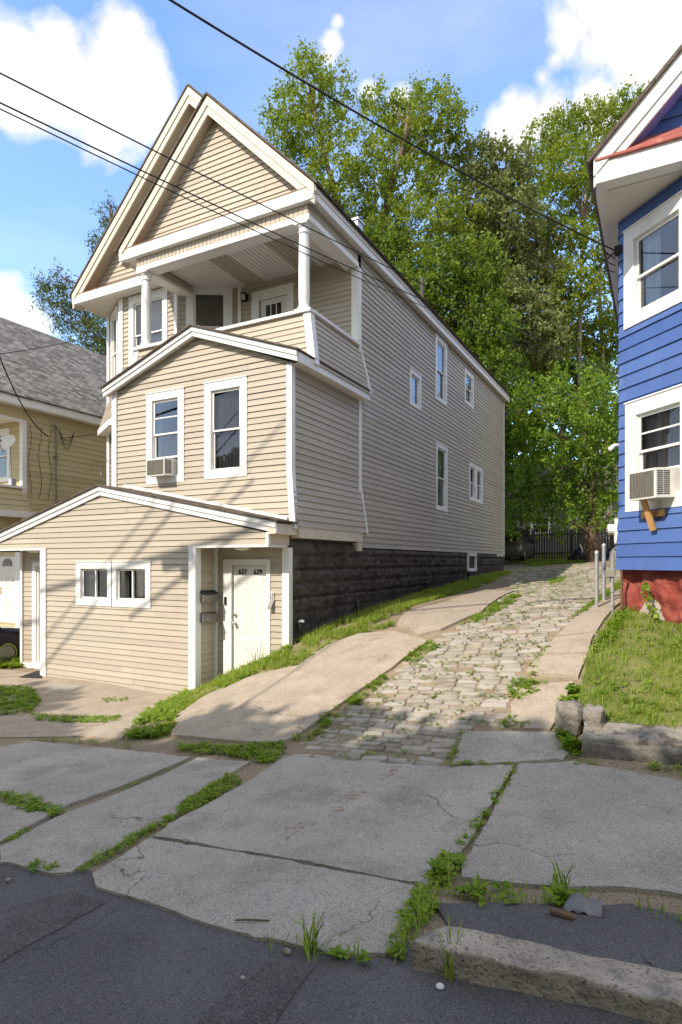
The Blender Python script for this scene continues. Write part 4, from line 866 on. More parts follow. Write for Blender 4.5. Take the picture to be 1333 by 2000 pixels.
yellow_house()

# ------------------------------------------------------------------ leaves, trees
def leaf_quads(P, size, aspect=2.0, droop=.3, up=.5, rng=RNG):
    n = len(P); d = rng.normal(size=(n,3)); d[:,2] -= droop; d /= np.linalg.norm(d, axis=1)[:,None]
    nn = rng.normal(size=(n,3)); nn[:,2] += up; nn -= d*(nn*d).sum(1)[:,None]; nn /= np.linalg.norm(nn, axis=1)[:,None]+1e-9
    s = np.cross(nn, d); L = size*rng.uniform(.6, 1.3, n)[:,None]; Wd = L/aspect
    return np.stack([P-d*L*.5, P+s*Wd*.5-d*L*.05+nn*L*.05, P+d*L*.5, P-s*Wd*.5-d*L*.05+nn*L*.05], 1)
def crown_points(blobs, dens, rng, tw=(.35,.8), per=16, shell=.45):
    """leaf positions: many short leafy twigs spread through each clump, more of them near its outside"""
    out = []; var = []
    for c, r in blobs:
        c = np.array(c); nt = max(6, int(dens*r**2)); u = rng.normal(size=(nt,3)); u /= np.linalg.norm(u, axis=1)[:,None]
        rad = r*(shell+(1.15-shell)*rng.random(nt)**.6); start = c+u*rad[:,None]*np.array([1,1,.85])
        d = u*.8+rng.normal(size=(nt,3))*.6; d[:,2] -= .15; d /= np.linalg.norm(d, axis=1)[:,None]
        ln = rng.uniform(*tw, nt); t = rng.random((nt, per))
        P = start[:,None]+d[:,None]*(t*ln[:,None])[:,:,None]+rng.normal(size=(nt,per,3))*.10*(.6+t)[:,:,None]; P[:,:,2] -= .25*(t*ln[:,None])**2
        out.append(P.reshape(-1, 3)); v = np.clip(rng.normal(.4, .25, (nt,1))+rng.normal(0, .15, (nt,per)), 0, 1); var.append(v.ravel())
    return np.concatenate(out), np.concatenate(var)
def tree(name, label, trunk, blobs, leaf, bark, dens=26, size=.22, per=16, aspect=2.0, trunk_r=.3, group=None, cat='tree', droop=.3, seed=1, shell=.45, branch_r=.07, tw=(.35,.8)):
    rng = np.random.default_rng(seed); rnd = random.Random(seed); trunk = [Vector(p) for p in trunk]
    root = thing(name, label, cat, trunk[0], group); mb = MB(); n = len(trunk); rad = [trunk_r*(1-.75*i/(n-1)) for i in range(n)]; rad[0] *= 1.25
    mb.tube(trunk, rad, 12)
    for c, r in blobs:
        c = Vector(c); best = None
        for i in range(1, n):
            for t in (.0, .5):
                p = trunk[i-1].lerp(trunk[i], t)
                cost = (c-p).length+max(0, p.z-c.z+1.0)*2
                if best is None or cost < best[0]: best = (cost, p)
        p = best[1]; m = p.lerp(c, .5)+Vector((rnd.uniform(-.4,.4), rnd.uniform(-.4,.4), .25*(c-p).length*.4))
        br = branch_r*(.6+.25*r); mb.tube([p, p.lerp(m, .5)+Vector((0,0,.1)), m, c], [br, br*.8, br*.6, br*.3], 6)
        for k in range(5):
            u = Vector((rnd.gauss(0,1), rnd.gauss(0,1), rnd.gauss(.2,.8))).normalized(); mb.tube([m.lerp(c, rnd.uniform(.3, 1)), c+u*r*.5, c+u*r*.95+Vector((0,0,-.1))], [br*.35, br*.22, .008], 4, cap=False)
    mb.build('trunk', bark, root, smooth=True)
    P, var = crown_points([(tuple(c), r) for c, r in blobs], dens, rng, per=per, shell=shell, tw=tw)
    np_quads('crown', leaf_quads(P, size, aspect, droop, rng=rng), var, leaf, root); return root
def pb(lst, s, jit=1.2, seed=0):
    rnd = random.Random(seed); out = []
    for u, v, r in lst:
        d = s+rnd.uniform(-jit, jit); out.append((pxs(u, v, d), r*d/F_PX))
    return out
def gz(p): return Vector((p.x, p.y, G(p.x, min(p.y, 62))))
def trees():
    def base(u, s): p = pxs(u, HOR, s); return Vector((p.x, p.y, G(p.x, p.y)-.1))
    # tall locust behind the roof
    s = 33; t = [base(705, s), pxs(700, 700, s), pxs(692, 520, s), pxs(676, 440, s), pxs(655, 380, s), pxs(625, 270, s), pxs(605, 170, s)]
    B = [(600,150,38),(572,205,36),(628,195,34),(555,262,36),(605,265,40),(652,250,34),(690,205,24),(585,325,36),(648,330,40),(705,300,36),(625,385,34),(690,375,38),(660,150,20),(545,215,18),(600,118,20)]
    tree('locust_tree', 'tallest airy locust tree rising just behind the tan roof', t, pb(B, s, 1.3, 1), 'leaf_locust', 'bark', 54, .205, 21, 2.0, .30, 'trees behind the houses', seed=11, droop=.5)
    s = 33.5; t = [base(760, s), pxs(752, 700, s), pxs(742, 500, s), pxs(760, 380, s), pxs(790, 280, s), pxs(800, 210, s)]
    B = [(745,205,32),(790,235,36),(850,215,38),(885,240,26),(760,280,40),(830,285,44),(885,300,28),(730,345,36),(800,355,44),(860,370,40),(740,430,50),(820,440,54),(890,440,46),(700,450,40),(780,520,56),(860,530,58),(725,520,40),(815,190,18),(870,185,16)]
    tree('locust_tree', 'broad forked locust tree right of the tallest one', t, pb(B, s, 1.6, 2), 'leaf_locust', 'bark', 68, .205, 21, 2.0, .34, 'trees behind the houses', seed=12, droop=.5)
    s = 31; t = [base(840, s), pxs(830, 800, s), pxs(820, 640, s), pxs(800, 560, s)]
    B = [(790,590,60),(860,610,64),(920,600,60),(830,680,60),(900,690,66),(950,650,50),(950,740,60),(890,760,50),(860,540,50),(930,520,50),(760,540,50),(960,800,50),(740,480,40)]
    tree('locust_tree', 'low leafy locust tree filling the gap above the tan eave', t, pb(B, s, 1.2, 3), 'leaf_dark', 'bark', 94, .21, 21, 1.9, .25, 'trees behind the houses', seed=13, droop=.5)
    s = 35; t = [base(985, s), pxs(980, 800, s), pxs(975, 600, s), pxs(965, 430, s), pxs(955, 340, s)]
    B = [(935,320,40),(985,330,42),(1010,370,40),(945,380,50),(1000,430,52),(935,450,50),(1045,470,44),(980,500,56),(1030,540,56),(960,570,56),(1070,560,40),(1010,620,60),(960,650,50),(1050,660,50)]
    tree('grey_green_tree', 'dull grey green tree between the locusts in the middle', t, pb(B, s, 1.5, 4), 'leaf_grey', 'bark', 84, .215, 19, 1.7, .3, 'trees behind the houses', seed=14, droop=.2)
    s = 36; t = [base(1140, s), pxs(1138, 900, s), pxs(1132, 700, s), pxs(1135, 520, s), pxs(1145, 350, s)]
    B = [(1060,275,32),(1100,255,36),(1150,240,36),(1200,225,34),(1232,205,26),(1060,335,38),(1115,320,42),(1170,310,42),(1225,285,36),(1085,395,40),(1145,395,42),(1205,370,38),(1100,470,40),(1165,470,38),(1200,440,30),(1235,330,30),(1120,560,46),(1080,620,44),(1180,590,36),(1110,690,44),(1160,660,36),(1070,690,40)]
    tree('poplar_tree', 'tall slender trunked tree beside the blue house eave', t, pb(B, s, 1.5, 5), 'leaf_locust', 'bark_pale', 66, .205, 21, 1.9, .22, 'trees behind the houses', seed=15, droop=.4)
    s = 37; t = [base(1185, s), pxs(1185, 900, s), pxs(1178, 700, s), pxs(1170, 540, s), pxs(1190, 420, s)]
    B = [(1190,520,34),(1180,670,40),(1200,620,26),(1150,740,40),(1195,750,36),(1225,520,30),(1230,420,34),(1205,690,30)]
    tree('poplar_tree', 'thin tree with bare pale trunk close to the blue wall', t, pb(B, s, 1.2, 6), 'leaf_dark', 'bark_pale', 52, .225, 19, 1.9, .2, 'trees behind the houses', seed=16, droop=.4)
    s = 38.5; t = [base(1100, s), pxs(1100, 900, s), pxs(1095, 700, s), pxs(1080, 560, s)]
    B = [(1060,740,50),(1010,740,50),(1090,640,40),(1040,690,40),(1120,760,50)]
    tree('poplar_tree', 'half hidden tree with pale trunk behind the maple', t, pb(B, s, 1, 7), 'leaf_grey', 'bark_pale', 74, .235, 19, 1.9, .2, 'trees behind the houses', seed=17)
    # sunlit maple
    s = 29; t = [base(1157, s)+Vector((0,0,0)), pxs(1158, 1000, s), pxs(1156, 900, s), pxs(1150, 800, s)]
    B = [(1060,780,50),(1120,765,52),(1175,790,46),(1030,840,48),(1090,850,56),(1150,860,56),(1195,870,40),(1020,910,44),(1075,930,54),(1135,940,54),(1190,945,40),(1030,975,40),(1085,1000,36),(1140,985,34),(1190,1000,30),(1005,1010,26),(1010,800,34),(1195,820,36)]
    tree('maple_tree', 'bright sunlit maple with thick trunk at the end of the driveway', t, pb(B, s, 1.6, 8), 'leaf_maple', 'bark', 66, .165, 17, 1.5, .36, 'trees behind the houses', seed=18, droop=.4)
    s = 31; t = [base(962, s), pxs(965, 1000, s), pxs(985, 900, s)]
    B = [(1000,880,50),(985,960,40),(960,900,40),(1035,1005,24),(995,820,46),(970,1020,30)]
    tree('dark_leaved_tree', 'dark leafy tree against the tan house back corner', t, pb(B, s, .8, 9), 'leaf_dark', 'bark', 44, .2, 16, 1.6, .2, 'trees behind the houses', seed=19)
    # conifer behind the yellow roof
    s = 30; t = [base(235, s), pxs(228, 700, s), pxs(222, 500, s), pxs(215, 400, s)]
    B = [(95,560,17),(120,545,15),(140,585,20),(110,600,16),(165,610,22),(130,635,18),(180,650,22),(155,670,16),(195,590,22),(205,640,24),(195,690,20),(175,560,16),(205,545,16),(200,490,14),(215,430,14),(190,470,10),(218,400,9),(90,585,10),(215,600,24),(220,680,20)]
    tree('conifer_tree', 'dark conifer reaching sideways above the grey shingle roof', t, pb(B, s, .8, 10), 'leaf_pine', 'bark', 150, .19, 22, 4.2, .2, 'trees behind the houses', seed=20, droop=.1, tw=(.25,.6))
    # wood filling in behind
    rng = np.random.default_rng(33); bl = []
    for i in range(120):
        x = rng.uniform(-16, 14); y = rng.uniform(44, 52); z = rng.uniform(0, 9)+2; bl.append(((x, y, z), rng.uniform(1.2, 2.0)))
    P, var = crown_points(bl, 16, rng, per=14, shell=.2); np_quads('far_wood', leaf_quads(P, .34, 1.7, .3, rng=rng), var, 'leaf_dark', None, (-1, 45, 0), kind='stuff', label='dark wood filling the view behind the fence', cat='woodland')
trees()

# ------------------------------------------------------------------ grass and weeds
def poly_points(poly, dens, rng):
    a = np.array(poly); lo, hi = a.min(0), a.max(0); n = int(dens*(hi-lo).prod()); p = lo+rng.random((n,2))*(hi-lo); return p[inpoly(p, poly)]
def blades(xy, z, h, w, rng, lean=.5):
    n = len(xy); P = np.c_[xy, z]; a = rng.uniform(0, 2*np.pi, n); hh = h*rng.uniform(.5, 1.35, n); d = np.c_[np.cos(a), np.sin(a), np.zeros(n)]; s = np.c_[-np.sin(a), np.cos(a), np.zeros(n)]*(w*rng.uniform(.6,1.3,n))[:,None]
    L = (lean*rng.uniform(.1, 1.2, n)*hh)[:,None]; up = np.array([0,0,1.]); m = P+d*L*.35+up*(hh*.6)[:,None]; t = P+d*L+up*hh[:,None]*.95
    q1 = np.stack([P-s*.5, P+s*.5, m+s*.4, m-s*.4], 1); q2 = np.stack([m-s*.4, m+s*.4, t+s*.05, t-s*.05], 1); return np.concatenate([q1, q2])
def rosettes(xy, z, r, rng, k=7, tilt=.5):
    n = len(xy); out = []
    for j in range(k):
        a = rng.uniform(0, 2*np.pi, n); L = r*rng.uniform(.5, 1.2, n); e = rng.uniform(.15, 1.0, n)*tilt; d = np.c_[np.cos(a)*np.cos(e), np.sin(a)*np.cos(e), np.sin(e)]; s = np.c_[-np.sin(a), np.cos(a), np.zeros(n)]
        P = np.c_[xy, z+rng.uniform(0, r*.5, n)]; Lc = L[:,None]; out.append(np.stack([P, P+d*Lc*.55+s*Lc*.22, P+d*Lc-np.c_[np.zeros((n,2)), L*.15], P+d*Lc*.55-s*Lc*.22], 1))
    return np.concatenate(out)
LAWN = [gp(u, v) for u, v in [(1140,1432),(1128,1400),(1140,1340),(1150,1290),(1185,1225),(1222,1190)]]+[(.0,9.5),(.6,8.95),(3.5,8.9),(3.5,6.75),(.6,6.45)]
def lawn_z(x, y): return max(G(x, y)+.03, -1.70+(y-6.5)*.298+.03*x)
def grasses():
    rng = np.random.default_rng(5)
    drape('lawn', [rag(LAWN, .2, .03)], 'lawn_soil', .0, .35, .3, fn=lawn_z, kind='structure')
    p = poly_points(LAWN, 6500, rng); cl = np.array([noise.noise(Vector((x*1.6, y*1.6, 0))) for x, y in p]); z = np.array([lawn_z(x, y) for x, y in p])-.01
    h = .036*(1+.9*cl); q = blades(p, z, h, .007, rng, .8); c2 = np.array([noise.noise(Vector((x*4.5, y*4.5, 3))) for x, y in p]); c3 = np.array([noise.noise(Vector((x*.8, y*.8, 7))) for x, y in p]); h = h*(1+.7*c2); q = blades(p, z, h, .006, rng, .9); v = np.tile(np.clip(rng.normal(.42, .25, len(p))+.5*c3-.35*c2, 0, 1), 2); np_quads('lawn_grass', q, v, 'grass', None, (1, 7.5, -1.5), kind='stuff', label='sunlit lawn of uneven grass below the red foundation', cat='grass')
    c = poly_points(LAWN, 60, rng); c = c[np.array([noise.noise(Vector((x*1.3, y*1.3, 11))) for x, y in c]) > .05]; rz = rosettes(c, np.array([lawn_z(x, y) for x, y in c])+.01, .06, rng, 6, .8); np_quads('lawn_weeds', rz, np.clip(rng.normal(.3,.25,len(rz)),0,1), 'weed', None, (1, 7.5, -1.5), kind='stuff', label='clover and broad leafed weeds scattered in the lawn', cat='weeds')
    k = p[rng.random(len(p)) < .012]; zz = np.array([lawn_z(x, y) for x, y in k]); q = blades(np.repeat(k, 6, 0)+rng.normal(0,.02,(len(k)*6,2)), np.repeat(zz, 6), .12, .008, rng, .8); np_quads('tall_grass', q, np.clip(rng.normal(.3,.2,len(q)),0,1), 'grass', None, (1, 7.5, -1.5), kind='stuff', label='taller grass tufts sprouting in the lawn', cat='grass')
    V, var = [], []; BL, bv = [], []
    def thin(p, k):
        if not len(p) or not k: return p
        m_ = np.array([noise.noise(Vector((x*1.9, y*1.9, 6)))+.4*noise.noise(Vector((x*6, y*6, 2))) for x, y in p]); return p[m_ > k-.5]
    def patch(poly_px, dens_b, dens_r, h=.10, r=.09, k=0.0):
        poly = [gp(u, v) for u, v in poly_px]
        if dens_b:
            p = thin(poly_points(poly, dens_b, rng), k)
            if len(p): BL.append(blades(p, Gn(p)-.01, h, .008, rng, .7)); bv.append(np.tile(np.clip(rng.normal(.45,.25,len(p)),0,1), 2))
        if dens_r:
            p = thin(poly_points(poly, dens_r, rng), k)
            if len(p): V.append(rosettes(p, Gn(p)+.01, r, rng)); var.append(np.tile(np.clip(rng.normal(.45,.25,len(p)),0,1), 7))
    patch([(238,1447),(300,1392),(400,1338),(470,1308),(560,1258),(690,1203),(850,1150),(985,1117),(1000,1120),(940,1145),(800,1190),(760,1203),(775,1222),(700,1240),(640,1263),(585,1302),(480,1326),(400,1362),(345,1400),(335,1438)], 1500, 120, .11, .075, .42)
    patch([(420,1345),(470,1310),(560,1262),(570,1285),(500,1315),(440,1350)], 300, 120, .13, .10)
    patch([(240,1447),(290,1395),(370,1350),(350,1400),(330,1438)], 500, 130, .13, .13, .3)
    # cracks: polylines with a width in photograph pixels
    def crack(pts, w, db, dr, h=.06, r=.05, drop=.25):
        for (a, b) in zip(pts, pts[1:]):
            if rng.random() < drop: continue
            k = w*rng.uniform(.6, 1.3); patch([(a[0]-k, a[1]-k*.25), (a[0]+k, a[1]+k*.25), (b[0]+k, b[1]+k*.25), (b[0]-k, b[1]-k*.25)], db, dr, h, r)
    crack([(1003,1500),(985,1535),(965,1570),(935,1610),(905,1650),(885,1695)], 9, 1300, 250, .06, .045, 0)
    crack([(885,1680),(860,1720),(838,1755),(822,1790)], 20, 900, 300, .09, .07, 0)
    crack([(830,1755),(810,1800),(785,1845),(765,1880)], 22, 1200, 300, .10, .055, 0)
    patch([(505,1842),(560,1850),(640,1868),(760,1872),(790,1890),(700,1888),(600,1866),(520,1858)], 700, 160, .13, .07)
    patch([(860,1722),(960,1735),(1080,1742),(1150,1752),(1140,1775),(1000,1768),(880,1760)], 500, 130, .08, .06)
    patch([(1232,1772),(1333,1782),(1400,1795),(1400,1815),(1280,1800)], 600, 120, .11, .06); patch([(1130,1875),(1200,1885),(1190,1895),(1140,1888)], 300, 120, .06, .05)
    patch([(345,1575),(440,1520),(465,1515),(470,1530),(400,1575),(355,1595)], 1300, 340, .07, .06)
    crack([(345,1598),(285,1627),(220,1665),(150,1706)], 9, 1200, 320, .06, .05, 0); crack([(375,1480),(300,1515),(240,1545),(180,1570)], 3, 500, 150, .04, .04, .3); crack([(130,1585),(60,1625),(0,1655)], 6, 900, 250, .06, .05)
    patch([(0,1553),(60,1560),(125,1590),(100,1598),(40,1585),(0,1573)], 800, 300, .07, .07); patch([(60,1692),(105,1690),(108,1708),(65,1710)], 700, 200, .07, .06)
    crack([(60,1448),(150,1448),(240,1460),(250,1458)], 6, 500, 250, .05, .05, 0)
    patch([(345,1452),(450,1460),(560,1450),(545,1490),(505,1490),(440,1475),(350,1470)], 800, 320, .08, .07); patch([(0,1340),(60,1345),(80,1370),(60,1392),(0,1400)], 250, 160, .10, .09); patch([(60,1395),(235,1400),(230,1412),(70,1408)], 500, 220, .06, .06)
    patch([(200,1365),(250,1362),(248,1370),(205,1373)], 400, 160, .05, .05); patch([(325,1345),(352,1345),(350,1355),(325,1356)], 300, 120, .08, .05)
    # between slab and setts, along the walk, among the setts
    patch([(575,1445),(620,1408),(700,1355),(770,1300),(845,1250),(868,1240),(860,1262),(790,1310),(720,1360),(650,1410),(600,1455)], 1300, 260, .07, .07, .4)
    patch([(890,1222),(945,1195),(1000,1165),(1030,1163),(985,1190),(940,1215)], 1300, 260, .08, .07, .4); patch([(1070,1132),(1110,1124),(1100,1134),(1075,1142)], 500, 150, .06, .05)
    patch([(1028,1330),(1060,1275),(1090,1235),(1135,1195),(1180,1163),(1212,1135),(1216,1145),(1185,1172),(1130,1206),(1092,1242),(1060,1280),(1050,1305)], 1300, 260, .08, .07, .4)
    patch([(985,1350),(1010,1325),(1070,1335),(1070,1350),(1010,1375)], 1000, 240, .08, .07); patch([(965,1415),(1000,1402),(1030,1415),(1010,1428),(970,1428)], 700, 200, .08, .07); patch([(880,1490),(1000,1490),(1000,1498),(880,1502)], 700, 200, .05, .05); crack([(905,1430),(885,1470),(875,1498)], 6, 700, 250, .05, .05, 0)
    patch([(1085,1425),(1110,1420),(1140,1470),(1130,1490),(1100,1470)], 350, 220, .10, .10); patch([(1120,1483),(1180,1487),(1170,1500),(1130,1498)], 700, 120, .08, .06); patch([(1255,1493),(1333,1500),(1400,1510),(1400,1530),(1290,1510)], 700, 160, .07, .06)
    patch([(1095,1400),(1110,1360),(1140,1330),(1150,1360),(1140,1400),(1120,1420)], 0, 300, .1, .12); patch([(1150,1290),(1180,1240),(1215,1195),(1225,1200),(1200,1250),(1170,1290)], 300, 260, .14, .11)
    p = poly_points(COB, 11, rng); p = np.repeat(p, 5, 0)+rng.normal(0, .045, (len(p)*5, 2))*np.array([1.6,.7]); V.append(rosettes(p, Gn(p)+.015, .035, rng)); var.append(np.tile(np.clip(rng.normal(.5,.25,len(p)),0,1), 7))
    patch([(1000,1095),(1150,1082),(1210,1078),(1212,1092),(1140,1098),(1040,1106)], 500, 60, .12, .10); patch([(1020,1085),(1180,1072),(1212,1070),(1212,1084),(1130,1090)], 250, 40, .16, .12)
    patch([(0,1288),(45,1270),(46,1305),(0,1306)], 400, 260, .2, .14); patch([(22,1240),(46,1200),(46,1300),(26,1300)], 0, 120, .2, .25)
    dry = np.concatenate([poly_points([gp(u, v) for u, v in pl], 160, rng) for pl in ([(238,1447),(300,1392),(470,1308),(560,1258),(690,1203),(850,1150),(760,1203),(585,1302),(400,1362)], [(820,1790),(885,1680),(900,1690),(790,1880),(765,1880)], [(860,1722),(1080,1742),(1150,1752),(1140,1775),(880,1760)])]); BL.append(blades(dry, Gn(dry), .15, .005, rng, .9)); bv.append(np.full(len(dry)*2, 1.4))
    q = np.concatenate(BL); np_quads('verge_grass', q, np.concatenate(bv), 'grass', None, (-3, 8, -2), kind='stuff', label='grass blades along the foundation strip, joints and kerb', cat='grass')
    q = np.concatenate(V); np_quads('weeds', q, np.concatenate(var), 'weed', None, (-3, 8, -2), kind='stuff', label='low leafy weeds growing in pavement joints and beside the walls', cat='weeds')
    # single plants one can tell apart
    def plant(u, v, h, n, label, broad=False, seed=0):
        g = np.random.default_rng(seed); x, y = gp(u, v); z = G(x, y)+.01; root = thing('weed_plant', label, 'weed', (x, y, z), 'larger weeds in the pavement')
        xy = np.array([[x, y]])+g.normal(0, .03, (n, 2)); q = rosettes(xy, np.full(n, z), h, g, 5, .9) if broad else blades(xy, np.full(n, z), h, .012, g, 1.0)
        np_quads('leaf', q, np.clip(g.normal(.4,.2,len(q)),0,1), 'weed' if broad else 'grass', root)
        st = MB()
        for i in range(5):
            a = g.uniform(0, 6.28); st.tube([(x, y, z), (x+.03*math.cos(a), y+.03*math.sin(a), z+h*.6), (x+.07*math.cos(a), y+.07*math.sin(a), z+h*g.uniform(.9, 1.25))], [.003,.0025,.0015], 4)
        st.build('stalk', 'weed', root)
    plant(855,1715,.10,9,'broad leafed weed at the crossing of pavement joints', True, 1); plant(1090,1760,.09,9,'leafy weed by the grey rag behind the kerb', True, 2); plant(935,1752,.085,7,'broad leafed weed midway along the kerb strip', True, 3)
    plant(610,1866,.17,22,'tall grassy tuft where asphalt meets the apron', False, 4); plant(885,1908,.15,18,'grass tuft at the foot of the granite kerb', False, 5); plant(1118,1462,.12,14,'bright green weed left of the broken step wall', True, 6); plant(1100,1738,.16,16,'seeding grass tuft above the grey rag', False, 8)
    plant(505,1300,.36,14,'tall seeding weed in front of the white door', False, 7)
grasses()

# ------------------------------------------------------------------ kerb, step wall, stones
def rough_block(name, m, corners, h, seed, amp=.03, res=(40,6,6), label=None, cat=None, group=None, kind=None, fn=None, round_=.04, parent=None):
    """a rough stone: bottom quad corners (x,y,z) x4 in order, height h"""
    A = [Vector(c) for c in corners]; nu, nv, nw = res; mb = MB(); idx = {}
    def pos(i, j, k):
        u, v, w = i/nu, j/nv, k/nw; p = A[0].lerp(A[1], u).lerp(A[3].lerp(A[2], u), v)+Vector((0,0,h*w)); c = (A[0]+A[1]+A[2]+A[3])/4+Vector((0,0,h/2)); d = (p-c)
        e = sum((abs(x-.5) > .49) for x in (u, v, w)); q = p-d.normalized()*round_*(0 if e <= 1 else (.45 if e == 2 else .8)); n_ = noise.noise_vector(q*4+Vector((seed,0,0)))*amp+noise.noise_vector(q*13+Vector((seed,3,0)))*amp*.45
        return q+n_
    def vid(i, j, k):
        if (i,j,k) not in idx: idx[(i,j,k)] = len(mb.v); mb.v.append(tuple(pos(i,j,k)))
        return idx[(i,j,k)]
    for i in range(nu):
        for j in range(nv): mb.f.append((vid(i,j,nw),vid(i+1,j,nw),vid(i+1,j+1,nw),vid(i,j+1,nw))); mb.f.append((vid(i,j,0),vid(i,j+1,0),vid(i+1,j+1,0),vid(i+1,j,0)))
        for k in range(nw): mb.f.append((vid(i,0,k),vid(i+1,0,k),vid(i+1,0,k+1),vid(i,0,k+1))); mb.f.append((vid(i,nv,k),vid(i,nv,k+1),vid(i+1,nv,k+1),vid(i+1,nv,k)))
    for j in range(nv):
        for k in range(nw): mb.f.append((vid(0,j,k),vid(0,j,k+1),vid(0,j+1,k+1),vid(0,j+1,k))); mb.f.append((vid(nu,j,k),vid(nu,j+1,k),vid(nu,j+1,k+1),vid(nu,j,k+1)))
    return mb.build(name, m, parent, smooth=True, label=label, cat=cat, group=group, kind=kind)
def stones():
    a = gp(800, 1893); b = (a[0]+.14, a[1]+.30); c = gp(1333, 1912); e = gp(1333, 1985); dx = Vector((c[0]-b[0], c[1]-b[1], 0)); 
    p0 = Vector((a[0], a[1], 0)); p3 = Vector((a[0]+.12, a[1]+.22, 0)); d = Vector((1.0, .055, 0)); L = 2.6
    p1 = p0+d*L+Vector((0,-.02,0)); p2 = p3+d*L
    Q = [Vector((p.x, p.y, G(p.x, p.y)-.12)) for p in (p0, p1, p2, p3)]
    rough_block('kerb_stone', 'granite', Q, .255, 3.1, .020, (150,14,14), 'rough grey granite kerb stone along the asphalt', 'kerb', round_=.025)
    # low step wall at the lawn corner
    w0 = gp(1135, 1478); w1 = (w0[0]+2.6, w0[1]-.02+.0); Q = [Vector((x, y, G(x, y)-.1)) for x, y in (w0, w1, (w1[0], w1[1]+.35), (w0[0], w0[1]+.35))]
    Q[1].z = max(Q[1].z, -2.0)
    st = thing('step_wall', 'cracked low concrete step wall at the edge of the lawn', 'wall', Q[0])
    rough_block('wall_face', 'oldcon', Q, .24, 9.2, .018, (90,10,9), round_=.02, parent=st)
    T = [q+Vector((0,0,.225)) for q in Q]; T[0].y += .03; T[1].y += .03; rough_block('eroded_top', 'worn_top', T, .06, 4.4, .03, (110,10,4), round_=.02, parent=st)
    for (u, v, su, hh, sd, lab) in ((1114,1424,.12,.31,4,'rounded weathered stone at the lawn corner beside the footpath'), (1160,1440,.10,.36,5,'square broken stone block standing on the step wall end')):
        x, y = gp(u, v); z = G(x, y)-.06
        rough_block('boulder', 'oldcon', [(x-su,y-.12,z),(x+su,y-.14,z),(x+su,y+.14,z),(x-su,y+.14,z)], hh, sd, .06, (12,12,12), lab, 'stone', round_=.07)
    mb = MB(); r = random.Random(2)
    for (u, v, s, n_) in ((15,1723,.03,'r'),):
        pass
    for k, (u, v, s, lab) in enumerate([(15,1723,.030,'rounded brown pebble on the asphalt by the left edge'), (363,1648,.035,'dark asphalt lump in the apron joint'), (295,1612,.035,'pale pebble in the grassy apron joint'), (560,1866,.03,'black asphalt crumb beside the grassy joint'), (475,1917,.02,'small grey stone alone on the road'), (455,1526,.03,'tan stone in the grass joint'), (485,1678,.02,'dark crumb on the cracked apron joint')]):
        s *= .6; x, y = gp(u, v); z = G(x, y)+.005; rough_block('pebble', 'granite' if k % 2 else 'bare_stone', [(x-s,y-s*.8,z),(x+s,y-s*.7,z),(x+s,y+s*.8,z),(x-s,y+s*.7,z)], s*1.2, k, .012, (5,5,4), lab, 'pebble', 'loose stones on the pavement', round_=s*.5)
    x, y = gp(490, 1810); z = G(x, y)+.03; mb = MB(); mb.tube([(x-.09,y-.03,z),(x-.02,y+.0,z+.005),(x+.09,y+.06,z)], [.005,.006,.004], 6); mb.build('stick', 'stick', label='thin brown twig lying on the concrete apron', cat='stick')
    x, y = gp(860, 1930); mb = MB(); mb.lathe((x, y, G(x, y)+.004), [(.018,0),(.02,.004),(.018,.01),(.01,.011)], 14); mb.build('bottle_cap', 'litter', label='white bottle cap on the asphalt in front of the kerb', cat='bottle cap')
    x, y = gp(1140, 1778); z = G(x, y)+.02; mb = MB(); n = 12
    for i in range(n+1):
        for j in range(n+1):
            px_, py_ = x-.1+.2*i/n, y-.07+.14*j/n; mb.v.append((px_, py_, z+.03+.035*noise.noise(Vector((px_*22, py_*22, 1)))-(.03 if i in (0,n) or j in (0,n) else 0)))
    mb.f = [(i*(n+1)+j, (i+1)*(n+1)+j, (i+1)*(n+1)+j+1, i*(n+1)+j+1) for i in range(n) for j in range(n)]; mb.build('rag', 'tarp', label='crumpled grey rag among the weeds behind the kerb', cat='rag', smooth=True)
    x, y = gp(1100, 1792); z = G(x, y); rough_block('wood_chunk', 'stick', [(x-.07,y-.02,z),(x+.07,y-.04,z),(x+.07,y+.01,z),(x-.07,y+.02,z)], .035, 8, .01, (8,3,3), 'rotten brown wood chunk beside the grey rag', 'wood', round_=.01)
    # faded orange spray marks on the apron
    for k, pl in enumerate(([(735,1530),(745,1515),(785,1498),(780,1512),(750,1528)], [(540,1640),(560,1622),(600,1605),(630,1612),(600,1622),(575,1636),(565,1650)], [(655,1570),(690,1550),(720,1550),(700,1562),(670,1575)], [(640,1582),(680,1580),(670,1590),(650,1592)], [(1085,1232),(1110,1226),(1105,1232),(1090,1238)])):
        pts = gpoly(pl, True, .03, .03); drape('spray_mark', [pts], 'orange', .0245 if k < 4 else .034, 0, .2, kind='structure')
    # dark tar-filled joint and drain plate on the pad
    x, y = gp(120, 1345); pts = [gp(u, v) for u, v in ((80,1346),(110,1335),(165,1340),(130,1355))]; drape('cover_plate', [pts], 'concrete', .012, .02, .3, label='square grey cover plate set in the concrete pad', cat='cover plate')
    pts = [gp(u, v) for u, v in ((38,1324),(72,1312),(82,1312),(82,1326))]; drape('door_mat', [pts], 'mesh_mat', .02, .02, .3, label='black mesh door mat at the left side entry', cat='door mat')
stones()

